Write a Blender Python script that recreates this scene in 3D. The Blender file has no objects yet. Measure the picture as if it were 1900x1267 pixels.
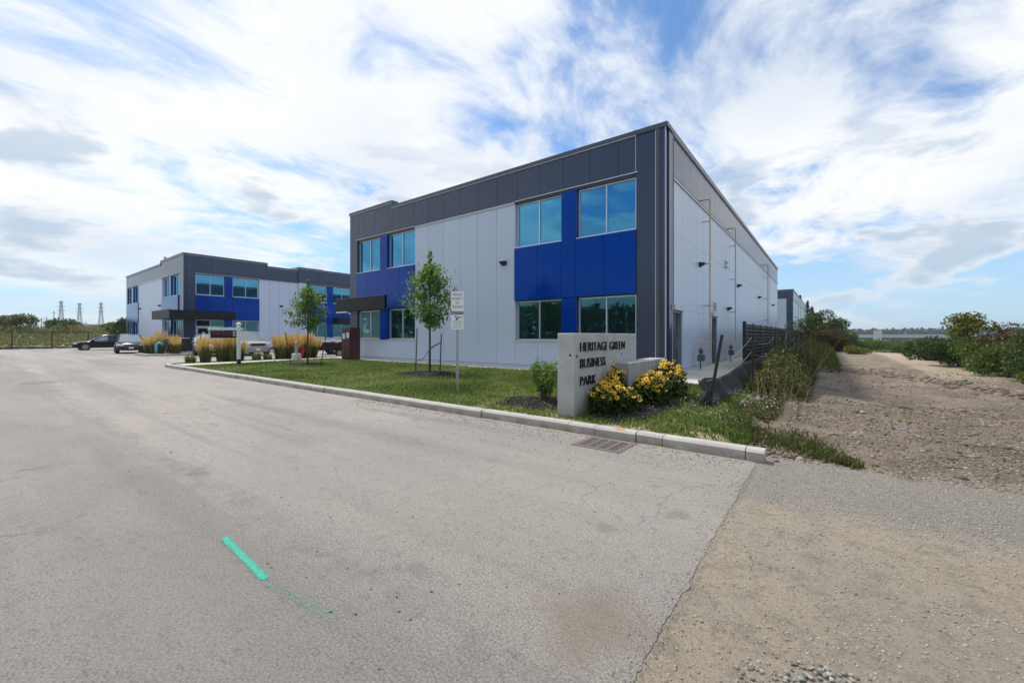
import bpy, math, random
import numpy as np
from mathutils import Vector, Matrix, noise as mnoise

rng = np.random.default_rng(7)
random.seed(7)
SC = bpy.context.scene
COL = SC.collection
PI = math.pi
R = math.radians

# ---------------------------------------------------------------- camera
cam_d = bpy.data.cameras.new('camera')
cam_d.sensor_width = 36.0
cam_d.lens = 36.0 * 770.0 / 1900.0
cam_d.shift_y = -11.2 / 1900.0
cam_d.clip_start = 0.05
cam_d.clip_end = 6000
cam = bpy.data.objects.new('camera', cam_d)
cam.location = (0, 0, 1.35)
cam.rotation_euler = (R(90), 0, R(37.32))
COL.objects.link(cam)
SC.camera = cam

# ---------------------------------------------------------------- world, sun, exposure
SUN_EL = R(59)
SUN_DIR = Vector((-0.992, 0.125, 0)).normalized() * math.cos(SUN_EL) + Vector((0, 0, math.sin(SUN_EL)))
SUN_ROT = math.atan2(SUN_DIR.x, SUN_DIR.y)
sd = bpy.data.lights.new('sun', 'SUN')
sd.energy = 3.6
sd.angle = R(3.5)
sd.color = (1.0, 0.95, 0.87)
so = bpy.data.objects.new('sun', sd)
so.rotation_euler = SUN_DIR.to_track_quat('Z', 'Y').to_euler()
so.location = (-30, 4, 50)
COL.objects.link(so)

W = bpy.data.worlds.new('World')
SC.world = W
W.use_nodes = True
wn, wl = W.node_tree.nodes, W.node_tree.links
wn.clear()


def wmath(op, a, b=None, c=None, clamp=False):
    n = wn.new('ShaderNodeMath')
    n.operation = op
    n.use_clamp = clamp
    for i, v in enumerate((a, b, c)):
        if v is None:
            continue
        if isinstance(v, (int, float)):
            n.inputs[i].default_value = v
        else:
            wl.new(v, n.inputs[i])
    return n.outputs[0]


def wmap(v, lo, hi, a=0.0, b=1.0):
    n = wn.new('ShaderNodeMapRange')
    n.interpolation_type = 'SMOOTHSTEP'
    wl.new(v, n.inputs['Value'])
    n.inputs['From Min'].default_value = lo
    n.inputs['From Max'].default_value = hi
    n.inputs['To Min'].default_value = a
    n.inputs['To Max'].default_value = b
    return n.outputs['Result']


def wcomb(x, y, z):
    n = wn.new('ShaderNodeCombineXYZ')
    for i, v in enumerate((x, y, z)):
        if isinstance(v, (int, float)):
            n.inputs[i].default_value = v
        else:
            wl.new(v, n.inputs[i])
    return n.outputs[0]


def wnoise(vec, scale, detail=6, rough=0.55, dist=0.0, loc=(0, 0, 0), rot=0.0, sc=(1, 1, 1)):
    m = wn.new('ShaderNodeMapping')
    wl.new(vec, m.inputs['Vector'])
    m.inputs['Location'].default_value = loc
    m.inputs['Rotation'].default_value = (0, 0, rot)
    m.inputs['Scale'].default_value = sc
    n = wn.new('ShaderNodeTexNoise')
    wl.new(m.outputs[0], n.inputs['Vector'])
    n.inputs['Scale'].default_value = scale
    n.inputs['Detail'].default_value = detail
    n.inputs['Roughness'].default_value = rough
    n.inputs['Distortion'].default_value = dist
    return n.outputs['Fac']


def wmix(f, a, b):
    n = wn.new('ShaderNodeMix')
    n.data_type = 'RGBA'
    wl.new(f, n.inputs['Factor'])
    for k, v in (('A', a), ('B', b)):
        s = [i for i in n.inputs if i.name == k and i.type == 'RGBA'][0]
        if isinstance(v, tuple):
            s.default_value = (*v, 1)
        else:
            wl.new(v, s)
    return [o for o in n.outputs if o.type == 'RGBA'][0]


sky = wn.new('ShaderNodeTexSky')
sky.sky_type = 'NISHITA'
sky.sun_disc = False
sky.sun_elevation = SUN_EL
sky.sun_rotation = SUN_ROT
sky.altitude = 200
sky.air_density = 1.0
sky.dust_density = 0.4
sky.ozone_density = 2.5
tc = wn.new('ShaderNodeTexCoord')
sep = wn.new('ShaderNodeSeparateXYZ')
wl.new(tc.outputs['Generated'], sep.inputs[0])
DX, DY, DZ = sep.outputs
zz = wmath('ADD', wmath('MAXIMUM', DZ, 0.0), 0.16)
PX_ = wmath('DIVIDE', DX, zz)
PY_ = wmath('DIVIDE', DY, zz)
plane = wcomb(PX_, PY_, 0)
LOWL = (0.2, 9.1, 2.2)
SK = (0.50, (0.4, -8.3, 0), 0.462, 0.572)
# high thin overcast with torn gaps
n1 = wnoise(plane, SK[0], 10, 0.50, 0.25, loc=SK[1], rot=R(35), sc=(1.0, 0.80, 1))
n2 = wnoise(plane, 2.6, 10, 0.62, 0.45, loc=(1.7, 2.2, 0), rot=R(20), sc=(1.0, 0.60, 1))
hi = wmath('ADD', wmath('MULTIPLY', n1, 0.66), wmath('MULTIPLY', n2, 0.38))
# the cover is thicker towards the west
west = wmath('ADD', wmath('MULTIPLY', DX, -0.050), wmath('MULTIPLY', DY, 0.006))
hi = wmath('ADD', hi, west)
hi_m = wmap(hi, SK[2], SK[3])
hi_m = wmath('MULTIPLY', hi_m, wmap(DZ, 0.03, 0.20, 0.55, 1.0))
# pale humid air close to the horizon
hz = wmap(DZ, 0.30, 0.0)
tintn = wn.new('ShaderNodeVectorMath')
tintn.operation = 'MULTIPLY'
wl.new(sky.outputs[0], tintn.inputs[0])
tintn.inputs[1].default_value = (0.80, 1.02, 1.18)
base = wmix(wmath('MULTIPLY', hz, 0.75), tintn.outputs[0], (3.5, 5.0, 6.5))
# low fair-weather cumulus in a band above the horizon
lowv = wcomb(DX, DY, wmath('MULTIPLY', DZ, 2.6))
low = wnoise(lowv, 5.2, 7, 0.52, 0.15, loc=LOWL)
low_m = wmath('MULTIPLY', wmap(low, 0.505, 0.575), wmap(DZ, 0.50, 0.24))
low_m = wmath('MULTIPLY', low_m, wmap(DZ, 0.03, 0.10))
thick = wmap(wnoise(plane, 0.8, 6, 0.5, 0.2, loc=(9.1, 4.2, 0)), 0.35, 0.7)
hicol = wmix(thick, (6.9, 7.05, 7.2), (5.1, 5.6, 6.3))
lowshade = wmap(low, 0.53, 0.64)
lowcol = wmix(lowshade, (6.2, 6.4, 6.7), (3.5, 4.3, 5.3))
c1 = wmix(hi_m, base, hicol)
c2 = wmix(wmath('MULTIPLY', low_m, 0.85), c1, lowcol)
bg = wn.new('ShaderNodeBackground')
bg.inputs['Strength'].default_value = 0.14
wl.new(c2, bg.inputs['Color'])
wo = wn.new('ShaderNodeOutputWorld')
wl.new(bg.outputs[0], wo.inputs['Surface'])

SC.view_settings.view_transform = 'Standard'
SC.view_settings.look = 'None'
SC.view_settings.exposure = 0.08
SC.view_settings.gamma = 1.0
SC.view_settings.use_curve_mapping = False
SC.render.engine = 'CYCLES'
SC.cycles.use_denoising = True
SC.cycles.max_bounces = 6
SC.cycles.transparent_max_bounces = 8
SC.cycles.use_adaptive_sampling = True
SC.cycles.adaptive_threshold = 0.015


# ---------------------------------------------------------------- materials
MATS = {}


class NT:
    """small helper around a material node tree"""

    def __init__(s, name):
        s.m = bpy.data.materials.new(name)
        s.m.use_nodes = True
        s.n, s.l = s.m.node_tree.nodes, s.m.node_tree.links
        s.p = s.n['Principled BSDF']
        s.out = s.n['Material Output']
        s.tc = s.n.new('ShaderNodeTexCoord')

    def set(s, **kw):
        for k, v in kw.items():
            k = k.replace('_', ' ').title().replace('Ior', 'IOR')
            if k in s.p.inputs:
                if hasattr(v, 'is_linked') or isinstance(v, bpy.types.NodeSocket):
                    s.l.new(v, s.p.inputs[k])
                elif isinstance(v, tuple) and len(v) == 3:
                    s.p.inputs[k].default_value = (*v, 1)
                else:
                    s.p.inputs[k].default_value = v

    def noise(s, scale, detail=4, rough=0.55, dist=0, sc=(1, 1, 1), loc=(0, 0, 0), co='Object'):
        m = s.n.new('ShaderNodeMapping')
        s.l.new(s.tc.outputs[co], m.inputs['Vector'])
        m.inputs['Scale'].default_value = sc
        m.inputs['Location'].default_value = loc
        n = s.n.new('ShaderNodeTexNoise')
        s.l.new(m.outputs[0], n.inputs['Vector'])
        n.inputs['Scale'].default_value = scale
        n.inputs['Detail'].default_value = detail
        n.inputs['Roughness'].default_value = rough
        n.inputs['Distortion'].default_value = dist
        return n.outputs['Fac']

    def voro(s, scale, feature='F1', co='Object', sc=(1, 1, 1), out='Distance', rand=1.0):
        m = s.n.new('ShaderNodeMapping')
        s.l.new(s.tc.outputs[co], m.inputs['Vector'])
        m.inputs['Scale'].default_value = sc
        n = s.n.new('ShaderNodeTexVoronoi')
        n.feature = feature
        s.l.new(m.outputs[0], n.inputs['Vector'])
        n.inputs['Scale'].default_value = scale
        n.inputs['Randomness'].default_value = rand
        return n.outputs[out]

    def ramp(s, f, stops):
        n = s.n.new('ShaderNodeValToRGB')
        s.l.new(f, n.inputs[0])
        e = n.color_ramp.elements
        while len(e) < len(stops):
            e.new(0.5)
        for el, (p, c) in zip(e, stops):
            el.position = p
            el.color = (*c, 1) if isinstance(c, tuple) else (c, c, c, 1)
        return n.outputs[0]

    def math(s, op, a, b=None, clamp=False):
        n = s.n.new('ShaderNodeMath')
        n.operation = op
        n.use_clamp = clamp
        for i, v in enumerate((a, b)):
            if v is None:
                continue
            if isinstance(v, (int, float)):
                n.inputs[i].default_value = v
            else:
                s.l.new(v, n.inputs[i])
        return n.outputs[0]

    def map(s, v, lo, hi, a=0.0, b=1.0):
        n = s.n.new('ShaderNodeMapRange')
        n.interpolation_type = 'SMOOTHSTEP'
        s.l.new(v, n.inputs['Value'])
        for k, q in (('From Min', lo), ('From Max', hi), ('To Min', a), ('To Max', b)):
            n.inputs[k].default_value = q
        return n.outputs['Result']

    def mix(s, f, a, b, mode='MIX'):
        n = s.n.new('ShaderNodeMix')
        n.data_type = 'RGBA'
        n.blend_type = mode
        if isinstance(f, (int, float)):
            n.inputs['Factor'].default_value = f
        else:
            s.l.new(f, n.inputs['Factor'])
        for k, v in (('A', a), ('B', b)):
            q = [i for i in n.inputs if i.name == k and i.type == 'RGBA'][0]
            if isinstance(v, tuple):
                q.default_value = (*v, 1)
            else:
                s.l.new(v, q)
        return [o for o in n.outputs if o.type == 'RGBA'][0]

    def bump(s, h, strength=0.3, dist=0.01, prev=None):
        n = s.n.new('ShaderNodeBump')
        n.inputs['Strength'].default_value = strength
        n.inputs['Distance'].default_value = dist
        s.l.new(h, n.inputs['Height'])
        if prev is not None:
            s.l.new(prev, n.inputs['Normal'])
        s.l.new(n.outputs[0], s.p.inputs['Normal'])
        return n.outputs[0]

    def sepxyz(s, co='Object'):
        n = s.n.new('ShaderNodeSeparateXYZ')
        s.l.new(s.tc.outputs[co], n.inputs[0])
        return n.outputs


def M(name, col, rough=0.6, metal=0.0, var=0.12, vscale=6.0, bump=0.0, bscale=60.0, spec=0.5, coat=0.0, vsc=(1, 1, 1)):
    if name in MATS:
        return MATS[name]
    t = NT(name)
    a = tuple(min(1, c * (1 + var)) for c in col)
    b = tuple(c * (1 - var) for c in col)
    f = t.ramp(t.noise(vscale, 5, 0.6, sc=vsc), [(0.3, 0.0), (0.7, 1.0)])
    t.set(base_color=t.mix(f, b, a), roughness=rough, metallic=metal, specular_ior_level=spec)
    if coat:
        t.p.inputs['Coat Weight'].default_value = coat
        t.p.inputs['Coat Roughness'].default_value = 0.04
    if bump:
        t.bump(t.noise(bscale, 4, 0.6), bump, 0.01)
    MATS[name] = t.m
    return t.m


def panel_mat(name, col, rough, ribs, coat=0.0, spec=0.5, streak=0.09, stint=None):
    t = NT(name)
    if stint:
        t.set(specular_tint=stint)
    big = t.noise(0.7, 4, 0.6, co='Object')
    st = t.noise(3.0, 5, 0.6, sc=(4.0, 4.0, 0.16))
    f = t.math('ADD', t.math('MULTIPLY', big, 0.5), t.math('MULTIPLY', st, 0.5))
    oi = t.n.new('ShaderNodeObjectInfo')
    f = t.math('ADD', f, t.math('MULTIPLY', t.math('SUBTRACT', oi.outputs['Random'], 0.5), 0.22))
    f = t.ramp(f, [(0.33, 0.0), (0.67, 1.0)])
    lo = tuple(c * (1 - streak) for c in col)
    hi_ = tuple(c * (1 + streak) for c in col)
    t.set(base_color=t.mix(f, lo, hi_), roughness=t.map(st, 0.3, 0.7, rough * 0.95, rough * 1.05), specular_ior_level=spec)
    if coat:
        t.p.inputs['Coat Weight'].default_value = coat
        t.p.inputs['Coat Roughness'].default_value = 0.03
    n = None
    if ribs:
        w = t.n.new('ShaderNodeTexWave')
        w.wave_type = 'BANDS'
        w.bands_direction = 'X'
        w.wave_profile = 'SIN'
        w.inputs['Scale'].default_value = 4.6
        t.l.new(t.tc.outputs['Object'], w.inputs['Vector'])
        n = t.bump(w.outputs['Fac'], ribs, 0.004)
    t.bump(t.noise(1.3, 3, 0.5, sc=(1, 1, 0.5)), 0.30 if stint else 0.16, 0.02, n)
    return t.m


MATS['charcoal'] = panel_mat('charcoal_panel', (0.034, 0.046, 0.088), 0.24, 0.06, spec=0.6)
MATS['lightgrey'] = panel_mat('light_grey_panel', (0.55, 0.61, 0.73), 0.34, 0.0, streak=0.025)
MATS['blue'] = panel_mat('blue_panel', (0.0, 0.036, 0.285), 0.10, 0.0, coat=0.0, spec=0.5, streak=0.10, stint=(0.12, 0.42, 1.0))
MATS['core'] = M('joint_dark', (0.025, 0.027, 0.03), 0.8)
MATS['coping'] = M('coping_metal', (0.085, 0.09, 0.105), 0.35, 0.2, var=0.06, vscale=2)
MATS['trim'] = M('pale_trim', (0.52, 0.55, 0.60), 0.35, 0.1, var=0.05)
MATS['frame'] = M('window_frame_aluminium', (0.62, 0.64, 0.66), 0.32, 0.5, var=0.05)
MATS['canopy'] = M('canopy_black', (0.009, 0.0095, 0.011), 0.45, 0.0, var=0.1, spec=0.25)
MATS['door'] = M('door_grey', (0.075, 0.08, 0.09), 0.35, 0.0, var=0.08)
MATS['doorframe'] = M('door_frame_grey', (0.20, 0.23, 0.27), 0.4, 0.0, var=0.06)
MATS['black'] = M('black_plastic', (0.012, 0.012, 0.013), 0.5)
MATS['blackmetal'] = M('black_metal', (0.015, 0.015, 0.016), 0.4, 0.2)
MATS['steel'] = M('galvanised_steel', (0.42, 0.43, 0.44), 0.4, 0.8, var=0.15, vscale=25)
MATS['white'] = M('white_paint', (0.78, 0.79, 0.78), 0.45, 0.0, var=0.04)
MATS['gas'] = M('gas_pipe_yellow', (0.55, 0.38, 0.10), 0.45, 0.0, var=0.15, vscale=4)
MATS['meter'] = M('meter_grey', (0.08, 0.10, 0.11), 0.5, 0.1)
MATS['roof'] = M('roof_membrane', (0.30, 0.30, 0.30), 0.8)


def glass_mat(name, base, tint, refl, clear=0.0, see=(0.78, 0.95, 0.95)):
    t = NT(name)
    f = t.noise(0.8, 3, 0.5)
    t.set(base_color=t.mix(f, tuple(c * 0.6 for c in base), tuple(c * 1.4 for c in base)), roughness=0.05, specular_ior_level=0.6)
    g = t.n.new('ShaderNodeBsdfGlossy')
    g.inputs['Color'].default_value = (*tint, 1)
    g.inputs['Roughness'].default_value = 0.01
    b = t.n.new('ShaderNodeBump')
    b.inputs['Strength'].default_value = 0.14
    b.inputs['Distance'].default_value = 0.02
    t.l.new(t.noise(0.9, 2, 0.4), b.inputs['Height'])
    t.l.new(b.outputs[0], g.inputs['Normal'])
    lw = t.n.new('ShaderNodeLayerWeight')
    lw.inputs['Blend'].default_value = 0.35
    fac = t.map(lw.outputs['Facing'], 0.0, 1.0, refl, 0.95)
    ms = t.n.new('ShaderNodeMixShader')
    t.l.new(fac, ms.inputs[0])
    body = t.p.outputs[0]
    if clear:
        tp = t.n.new('ShaderNodeBsdfTransparent')
        tp.inputs['Color'].default_value = (*see, 1)
        m2 = t.n.new('ShaderNodeMixShader')
        m2.inputs[0].default_value = clear
        t.l.new(body, m2.inputs[1])
        t.l.new(tp.outputs[0], m2.inputs[2])
        body = m2.outputs[0]
    t.l.new(body, ms.inputs[1])
    t.l.new(g.outputs[0], ms.inputs[2])
    t.l.new(ms.outputs[0], t.out.inputs[0])
    return t.m


MATS['glass'] = glass_mat('tinted_glass', (0.006, 0.035, 0.045), (0.11, 0.42, 0.64), 0.55, 0.75)
MATS['glass_low'] = glass_mat('tinted_glass_lower', (0.008, 0.040, 0.046), (0.16, 0.46, 0.52), 0.16, 0.88)
MATS['glass_pale'] = glass_mat('glass_with_blind', (0.16, 0.30, 0.31), (0.25, 0.55, 0.60), 0.18)
MATS['carglass'] = glass_mat('car_glass', (0.012, 0.014, 0.016), (0.7, 0.8, 0.85), 0.30)


def concrete(name, col, pits=True, board=False, stain=None):
    t = NT(name)
    f = t.noise(2.2, 8, 0.65)
    c = t.mix(t.ramp(f, [(0.3, 0.0), (0.7, 1.0)]), tuple(x * 0.80 for x in col), tuple(x * 1.12 for x in col))
    fine = t.noise(90, 3, 0.6)
    c = t.mix(t.math('MULTIPLY', fine, 0.35), c, tuple(x * 0.7 for x in col))
    h = fine
    if pits:
        v = t.voro(26)
        pit = t.math('MULTIPLY', t.map(v, 0.17, 0.11), t.map(t.noise(5, 2), 0.47, 0.56))
        c = t.mix(pit, c, tuple(x * 0.28 for x in col))
        h = t.math('SUBTRACT', fine, t.math('MULTIPLY', pit, 3.0))
    if board:
        w = t.noise(14, 4, 0.7, sc=(0.1, 1.0, 0.04))
        c = t.mix(t.map(w, 0.35, 0.7), c, tuple(x * 0.55 for x in col))
        h = t.math('ADD', h, t.math('MULTIPLY', w, 3.0))
    if stain:
        z = t.sepxyz()[2]
        s = t.math('MULTIPLY', t.map(z, stain[0], stain[1]), t.map(t.noise(4, 5), 0.3, 0.7))
        c = t.mix(s, c, (0.27, 0.20, 0.12))
    t.set(base_color=c, roughness=0.85)
    t.bump(h, 0.35, 0.006)
    return t.m


MATS['concrete'] = concrete('concrete_kerb', (0.46, 0.44, 0.40), True, False, (-0.05, -0.20))
MATS['walk'] = concrete('concrete_walk', (0.56, 0.53, 0.47), pits=False)
MATS['signconc'] = concrete('concrete_sign', (0.46, 0.46, 0.44), True, False, (0.36, -0.05))
MATS['boardconc'] = concrete('concrete_board_marked', (0.44, 0.44, 0.43), False, True)


def leaf_mat(name, stops, rough=0.5, trans=0.35):
    t = NT(name)
    at = t.n.new('ShaderNodeAttribute')
    at.attribute_name = 'tint'
    c = t.ramp(at.outputs['Fac'], stops)
    t.set(base_color=c, roughness=rough, specular_ior_level=0.35)
    tr = t.n.new('ShaderNodeBsdfTranslucent')
    t.l.new(c, tr.inputs['Color'])
    ms = t.n.new('ShaderNodeMixShader')
    ms.inputs[0].default_value = trans
    t.l.new(t.p.outputs[0], ms.inputs[1])
    t.l.new(tr.outputs[0], ms.inputs[2])
    t.l.new(ms.outputs[0], t.out.inputs[0])
    return t.m


def g3(*cs):
    n = len(cs)
    return [(i / (n - 1), c) for i, c in enumerate(cs)]


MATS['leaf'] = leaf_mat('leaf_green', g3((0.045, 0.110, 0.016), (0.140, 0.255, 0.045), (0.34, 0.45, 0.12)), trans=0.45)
MATS['leaf_dark'] = leaf_mat('leaf_dark', g3((0.016, 0.038, 0.008), (0.046, 0.084, 0.016), (0.105, 0.150, 0.028)))
MATS['leaf_mid'] = leaf_mat('leaf_mid', g3((0.028, 0.060, 0.008), (0.080, 0.130, 0.018), (0.19, 0.235, 0.035)))
MATS['leaf_brown'] = leaf_mat('leaf_rusty', g3((0.030, 0.030, 0.010), (0.085, 0.060, 0.020), (0.15, 0.085, 0.025)))
MATS['leaf_yellow'] = leaf_mat('leaf_olive_yellow', g3((0.040, 0.070, 0.010), (0.12, 0.15, 0.018), (0.30, 0.25, 0.020)))
MATS['conifer'] = leaf_mat('conifer_needles', g3((0.010, 0.028, 0.014), (0.022, 0.050, 0.024), (0.045, 0.085, 0.035)), trans=0.15)
MATS['grassblade'] = leaf_mat('lawn_blades', g3((0.036, 0.076, 0.010), (0.100, 0.165, 0.024), (0.205, 0.260, 0.052), (0.44, 0.45, 0.19)))
MATS['weed'] = leaf_mat('weed_leaves', g3((0.018, 0.034, 0.008), (0.058, 0.080, 0.018), (0.15, 0.145, 0.036), (0.36, 0.31, 0.13)))
MATS['straw'] = leaf_mat('dry_stems', g3((0.20, 0.14, 0.06), (0.38, 0.28, 0.14)))
MATS['plume'] = leaf_mat('golden_plumes', g3((0.74, 0.48, 0.10), (0.92, 0.70, 0.24), (0.96, 0.86, 0.52)))
MATS['reed'] = leaf_mat('reed_blades', g3((0.045, 0.075, 0.014), (0.130, 0.165, 0.030), (0.34, 0.32, 0.08)))
MATS['petal'] = leaf_mat('yellow_petals', g3((0.82, 0.34, 0.006), (0.92, 0.53, 0.012), (0.95, 0.70, 0.08)), trans=0.3)
MATS['goldenrod'] = leaf_mat('field_weeds', g3((0.020, 0.040, 0.008), (0.070, 0.090, 0.015), (0.20, 0.17, 0.022), (0.42, 0.30, 0.03)))
MATS['flower_eye'] = M('flower_centre', (0.03, 0.012, 0.006), 0.8)
MATS['whitebloom'] = leaf_mat('white_blooms', g3((0.55, 0.55, 0.50), (0.75, 0.75, 0.70)))
MATS['bark'] = M('bark', (0.060, 0.045, 0.035), 0.9, var=0.35, vscale=30, bump=0.6, bscale=60, vsc=(1, 1, 0.2))
MATS['deadwood'] = M('dead_wood', (0.20, 0.18, 0.16), 0.9, var=0.2)
MATS['stone'] = leaf_mat('loose_stones', g3((0.12, 0.11, 0.10), (0.26, 0.24, 0.21), (0.42, 0.39, 0.34)), rough=0.9, trans=0.0)
MATS['pebble'] = leaf_mat('pale_pebbles', g3((0.13, 0.12, 0.10), (0.25, 0.24, 0.20), (0.38, 0.36, 0.31)), rough=0.9, trans=0.0)
MATS['clod'] = leaf_mat('soil_clods', g3((0.085, 0.068, 0.05), (0.21, 0.172, 0.13), (0.38, 0.32, 0.25)), rough=0.95, trans=0.0)
MATS['mulch'] = leaf_mat('dark_mulch', g3((0.010, 0.009, 0.009), (0.030, 0.028, 0.027), (0.11, 0.10, 0.10)), rough=0.8, trans=0.0)


def asphalt_mat():
    t = NT('old_asphalt')
    big = t.noise(0.22, 5, 0.6, sc=(0.35, 1, 1))
    mid = t.noise(1.6, 7, 0.70, sc=(0.5, 1, 1))
    sp = t.noise(17, 8, 0.85)
    grit = t.noise(75, 5, 0.85)
    c = t.mix(t.map(big, 0.32, 0.68), (0.280, 0.258, 0.238), (0.400, 0.355, 0.318))
    c = t.mix(t.math('MULTIPLY', t.map(mid, 0.45, 0.72), 0.40), c, (0.215, 0.205, 0.20))
    trk = t.noise(1.1, 6, 0.65, sc=(0.045, 1, 1), loc=(2, 8, 0))
    c = t.mix(t.math('MULTIPLY', t.map(trk, 0.46, 0.62), 0.50), c, (0.19, 0.175, 0.165))
    c = t.mix(t.math('MULTIPLY', t.map(trk, 0.46, 0.30), 0.35), c, (0.40, 0.375, 0.355))
    dust = t.map(t.noise(0.55, 6, 0.65, loc=(4, 2, 0), sc=(0.6, 1, 1)), 0.48, 0.72)
    c = t.mix(t.math('MULTIPLY', dust, 0.5), c, (0.39, 0.35, 0.305))
    east = t.map(t.sepxyz()[0], -6.0, -1.0)
    c = t.mix(t.math('MULTIPLY', east, 0.35), c, (0.38, 0.335, 0.275))
    c = t.mix(t.math('MULTIPLY', t.map(sp, 0.50, 0.62), 0.42), c, (0.12, 0.115, 0.11))
    c = t.mix(t.math('MULTIPLY', t.map(grit, 0.515, 0.585), 0.58), c, (0.085, 0.082, 0.08))
    c = t.mix(t.math('MULTIPLY', t.map(grit, 0.475, 0.40), 0.48), c, (0.60, 0.57, 0.53))
    # worn paving seam along the lane, and darker tyre lane beside it
    xyz = t.sepxyz()
    w = t.math('ADD', xyz[1], t.math('MULTIPLY', t.math('SUBTRACT', t.noise(0.9, 6), 0.5), 0.30))
    d = t.math('ABSOLUTE', t.math('SUBTRACT', w, 1.5))
    seam = t.math('MULTIPLY', t.map(d, 0.22, 0.0), t.map(t.noise(3.0, 6, 0.8, loc=(7, 0, 0)), 0.42, 0.62))
    c = t.mix(t.math('MULTIPLY', seam, 0.40), c, (0.15, 0.145, 0.14))
    lane = t.map(t.math('ABSOLUTE', t.math('SUBTRACT', w, 0.75)), 1.0, 0.1)
    c = t.mix(t.math('MULTIPLY', lane, 0.30), c, (0.17, 0.16, 0.155))
    # hairline cracks and a few drip stains
    wv = t.n.new('ShaderNodeVectorMath')
    wv.operation = 'ADD'
    t.l.new(t.tc.outputs['Object'], wv.inputs[0])
    nn = t.n.new('ShaderNodeTexNoise')
    nn.inputs['Scale'].default_value = 1.3
    nn.inputs['Detail'].default_value = 6
    t.l.new(t.tc.outputs['Object'], nn.inputs['Vector'])
    t.l.new(nn.outputs['Color'], wv.inputs[1])
    vo = t.n.new('ShaderNodeTexVoronoi')
    vo.feature = 'DISTANCE_TO_EDGE'
    vo.inputs['Scale'].default_value = 0.33
    t.l.new(wv.outputs[0], vo.inputs['Vector'])
    crack = t.math('MULTIPLY', t.map(vo.outputs['Distance'], 0.006, 0.001), t.map(t.noise(0.35, 3, loc=(5, 5, 0)), 0.50, 0.58))
    c = t.mix(t.math('MULTIPLY', crack, 0.28), c, (0.07, 0.066, 0.062))
    st = t.math('MULTIPLY', t.map(t.noise(1.9, 4, 0.5, loc=(11, 3, 0)), 0.64, 0.72), 0.45)
    c = t.mix(st, c, (0.15, 0.135, 0.12))
    dx = t.math('ADD', xyz[0], t.math('MULTIPLY', t.math('SUBTRACT', t.noise(2.2, 5, 0.7), 0.5), 0.9))
    dd = t.math('ADD', t.math('MULTIPLY', t.math('ABSOLUTE', t.math('ADD', dx, 1.05)), 1.0), t.math('ABSOLUTE', t.math('SUBTRACT', xyz[1], 2.05)))
    c = t.mix(t.math('MULTIPLY', t.map(dd, 0.55, 0.10), 0.5), c, (0.22, 0.165, 0.115))
    t.set(base_color=c, roughness=0.88, specular_ior_level=0.3)
    h = t.math('ADD', t.math('MULTIPLY', sp, 0.5), t.math('MULTIPLY', grit, 0.9))
    t.bump(h, 0.9, 0.016)
    return t.m


def dirt_mat():
    t = NT('gravel_and_dirt')
    xyz = t.sepxyz()
    wob = t.math('MULTIPLY', t.math('SUBTRACT', t.noise(0.9, 7, 0.75), 0.5), 2.2)
    y = t.math('ADD', t.math('ADD', xyz[1], wob), t.math('MULTIPLY', xyz[0], -0.10))
    fine = t.noise(24, 8, 0.85)
    grit = t.noise(80, 5, 0.85)
    big = t.noise(0.5, 5, 0.6)
    tan = t.mix(t.map(big, 0.35, 0.65), (0.66, 0.55, 0.415), (0.57, 0.50, 0.40))
    tan = t.mix(t.math('MULTIPLY', t.map(t.noise(5, 5, 0.7), 0.45, 0.7), 0.5), tan, (0.33, 0.285, 0.23))
    grav = t.mix(t.map(fine, 0.35, 0.65), (0.32, 0.285, 0.245), (0.58, 0.525, 0.46))
    dirt = t.mix(t.map(t.noise(1.1, 6, 0.65), 0.35, 0.65), (0.20, 0.163, 0.122), (0.37, 0.303, 0.23))
    band = t.math('MULTIPLY', t.map(y, 4.3, 4.9), t.map(y, 6.6, 6.1))
    c = t.mix(band, tan, grav)
    c = t.mix(t.map(y, 6.1, 6.7), c, dirt)
    # pale compacted wheel track on the far side
    tr = t.math('ADD', t.math('ADD', xyz[0], t.math('MULTIPLY', xyz[1], -0.012)), t.math('MULTIPLY', wob, 0.25))
    trk = t.math('MULTIPLY', t.map(t.math('ABSOLUTE', t.math('SUBTRACT', tr, 3.75)), 1.1, 0.6), t.map(xyz[1], 19, 23))
    c = t.mix(trk, c, (0.50, 0.415, 0.30))
    c = t.mix(t.math('MULTIPLY', t.map(fine, 0.48, 0.58), t.map(y, 6.0, 6.8, 0.28, 0.60)), c, (0.11, 0.09, 0.07))
    c = t.mix(t.math('MULTIPLY', t.map(grit, 0.53, 0.63), 0.65), c, (0.08, 0.07, 0.06))
    c = t.mix(t.math('MULTIPLY', t.map(grit, 0.46, 0.37), 0.45), c, (0.62, 0.53, 0.46))
    t.set(base_color=c, roughness=0.95, specular_ior_level=0.2)
    t.bump(t.math('ADD', fine, t.math('MULTIPLY', grit, 0.6)), 1.0, 0.045)
    return t.m


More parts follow.
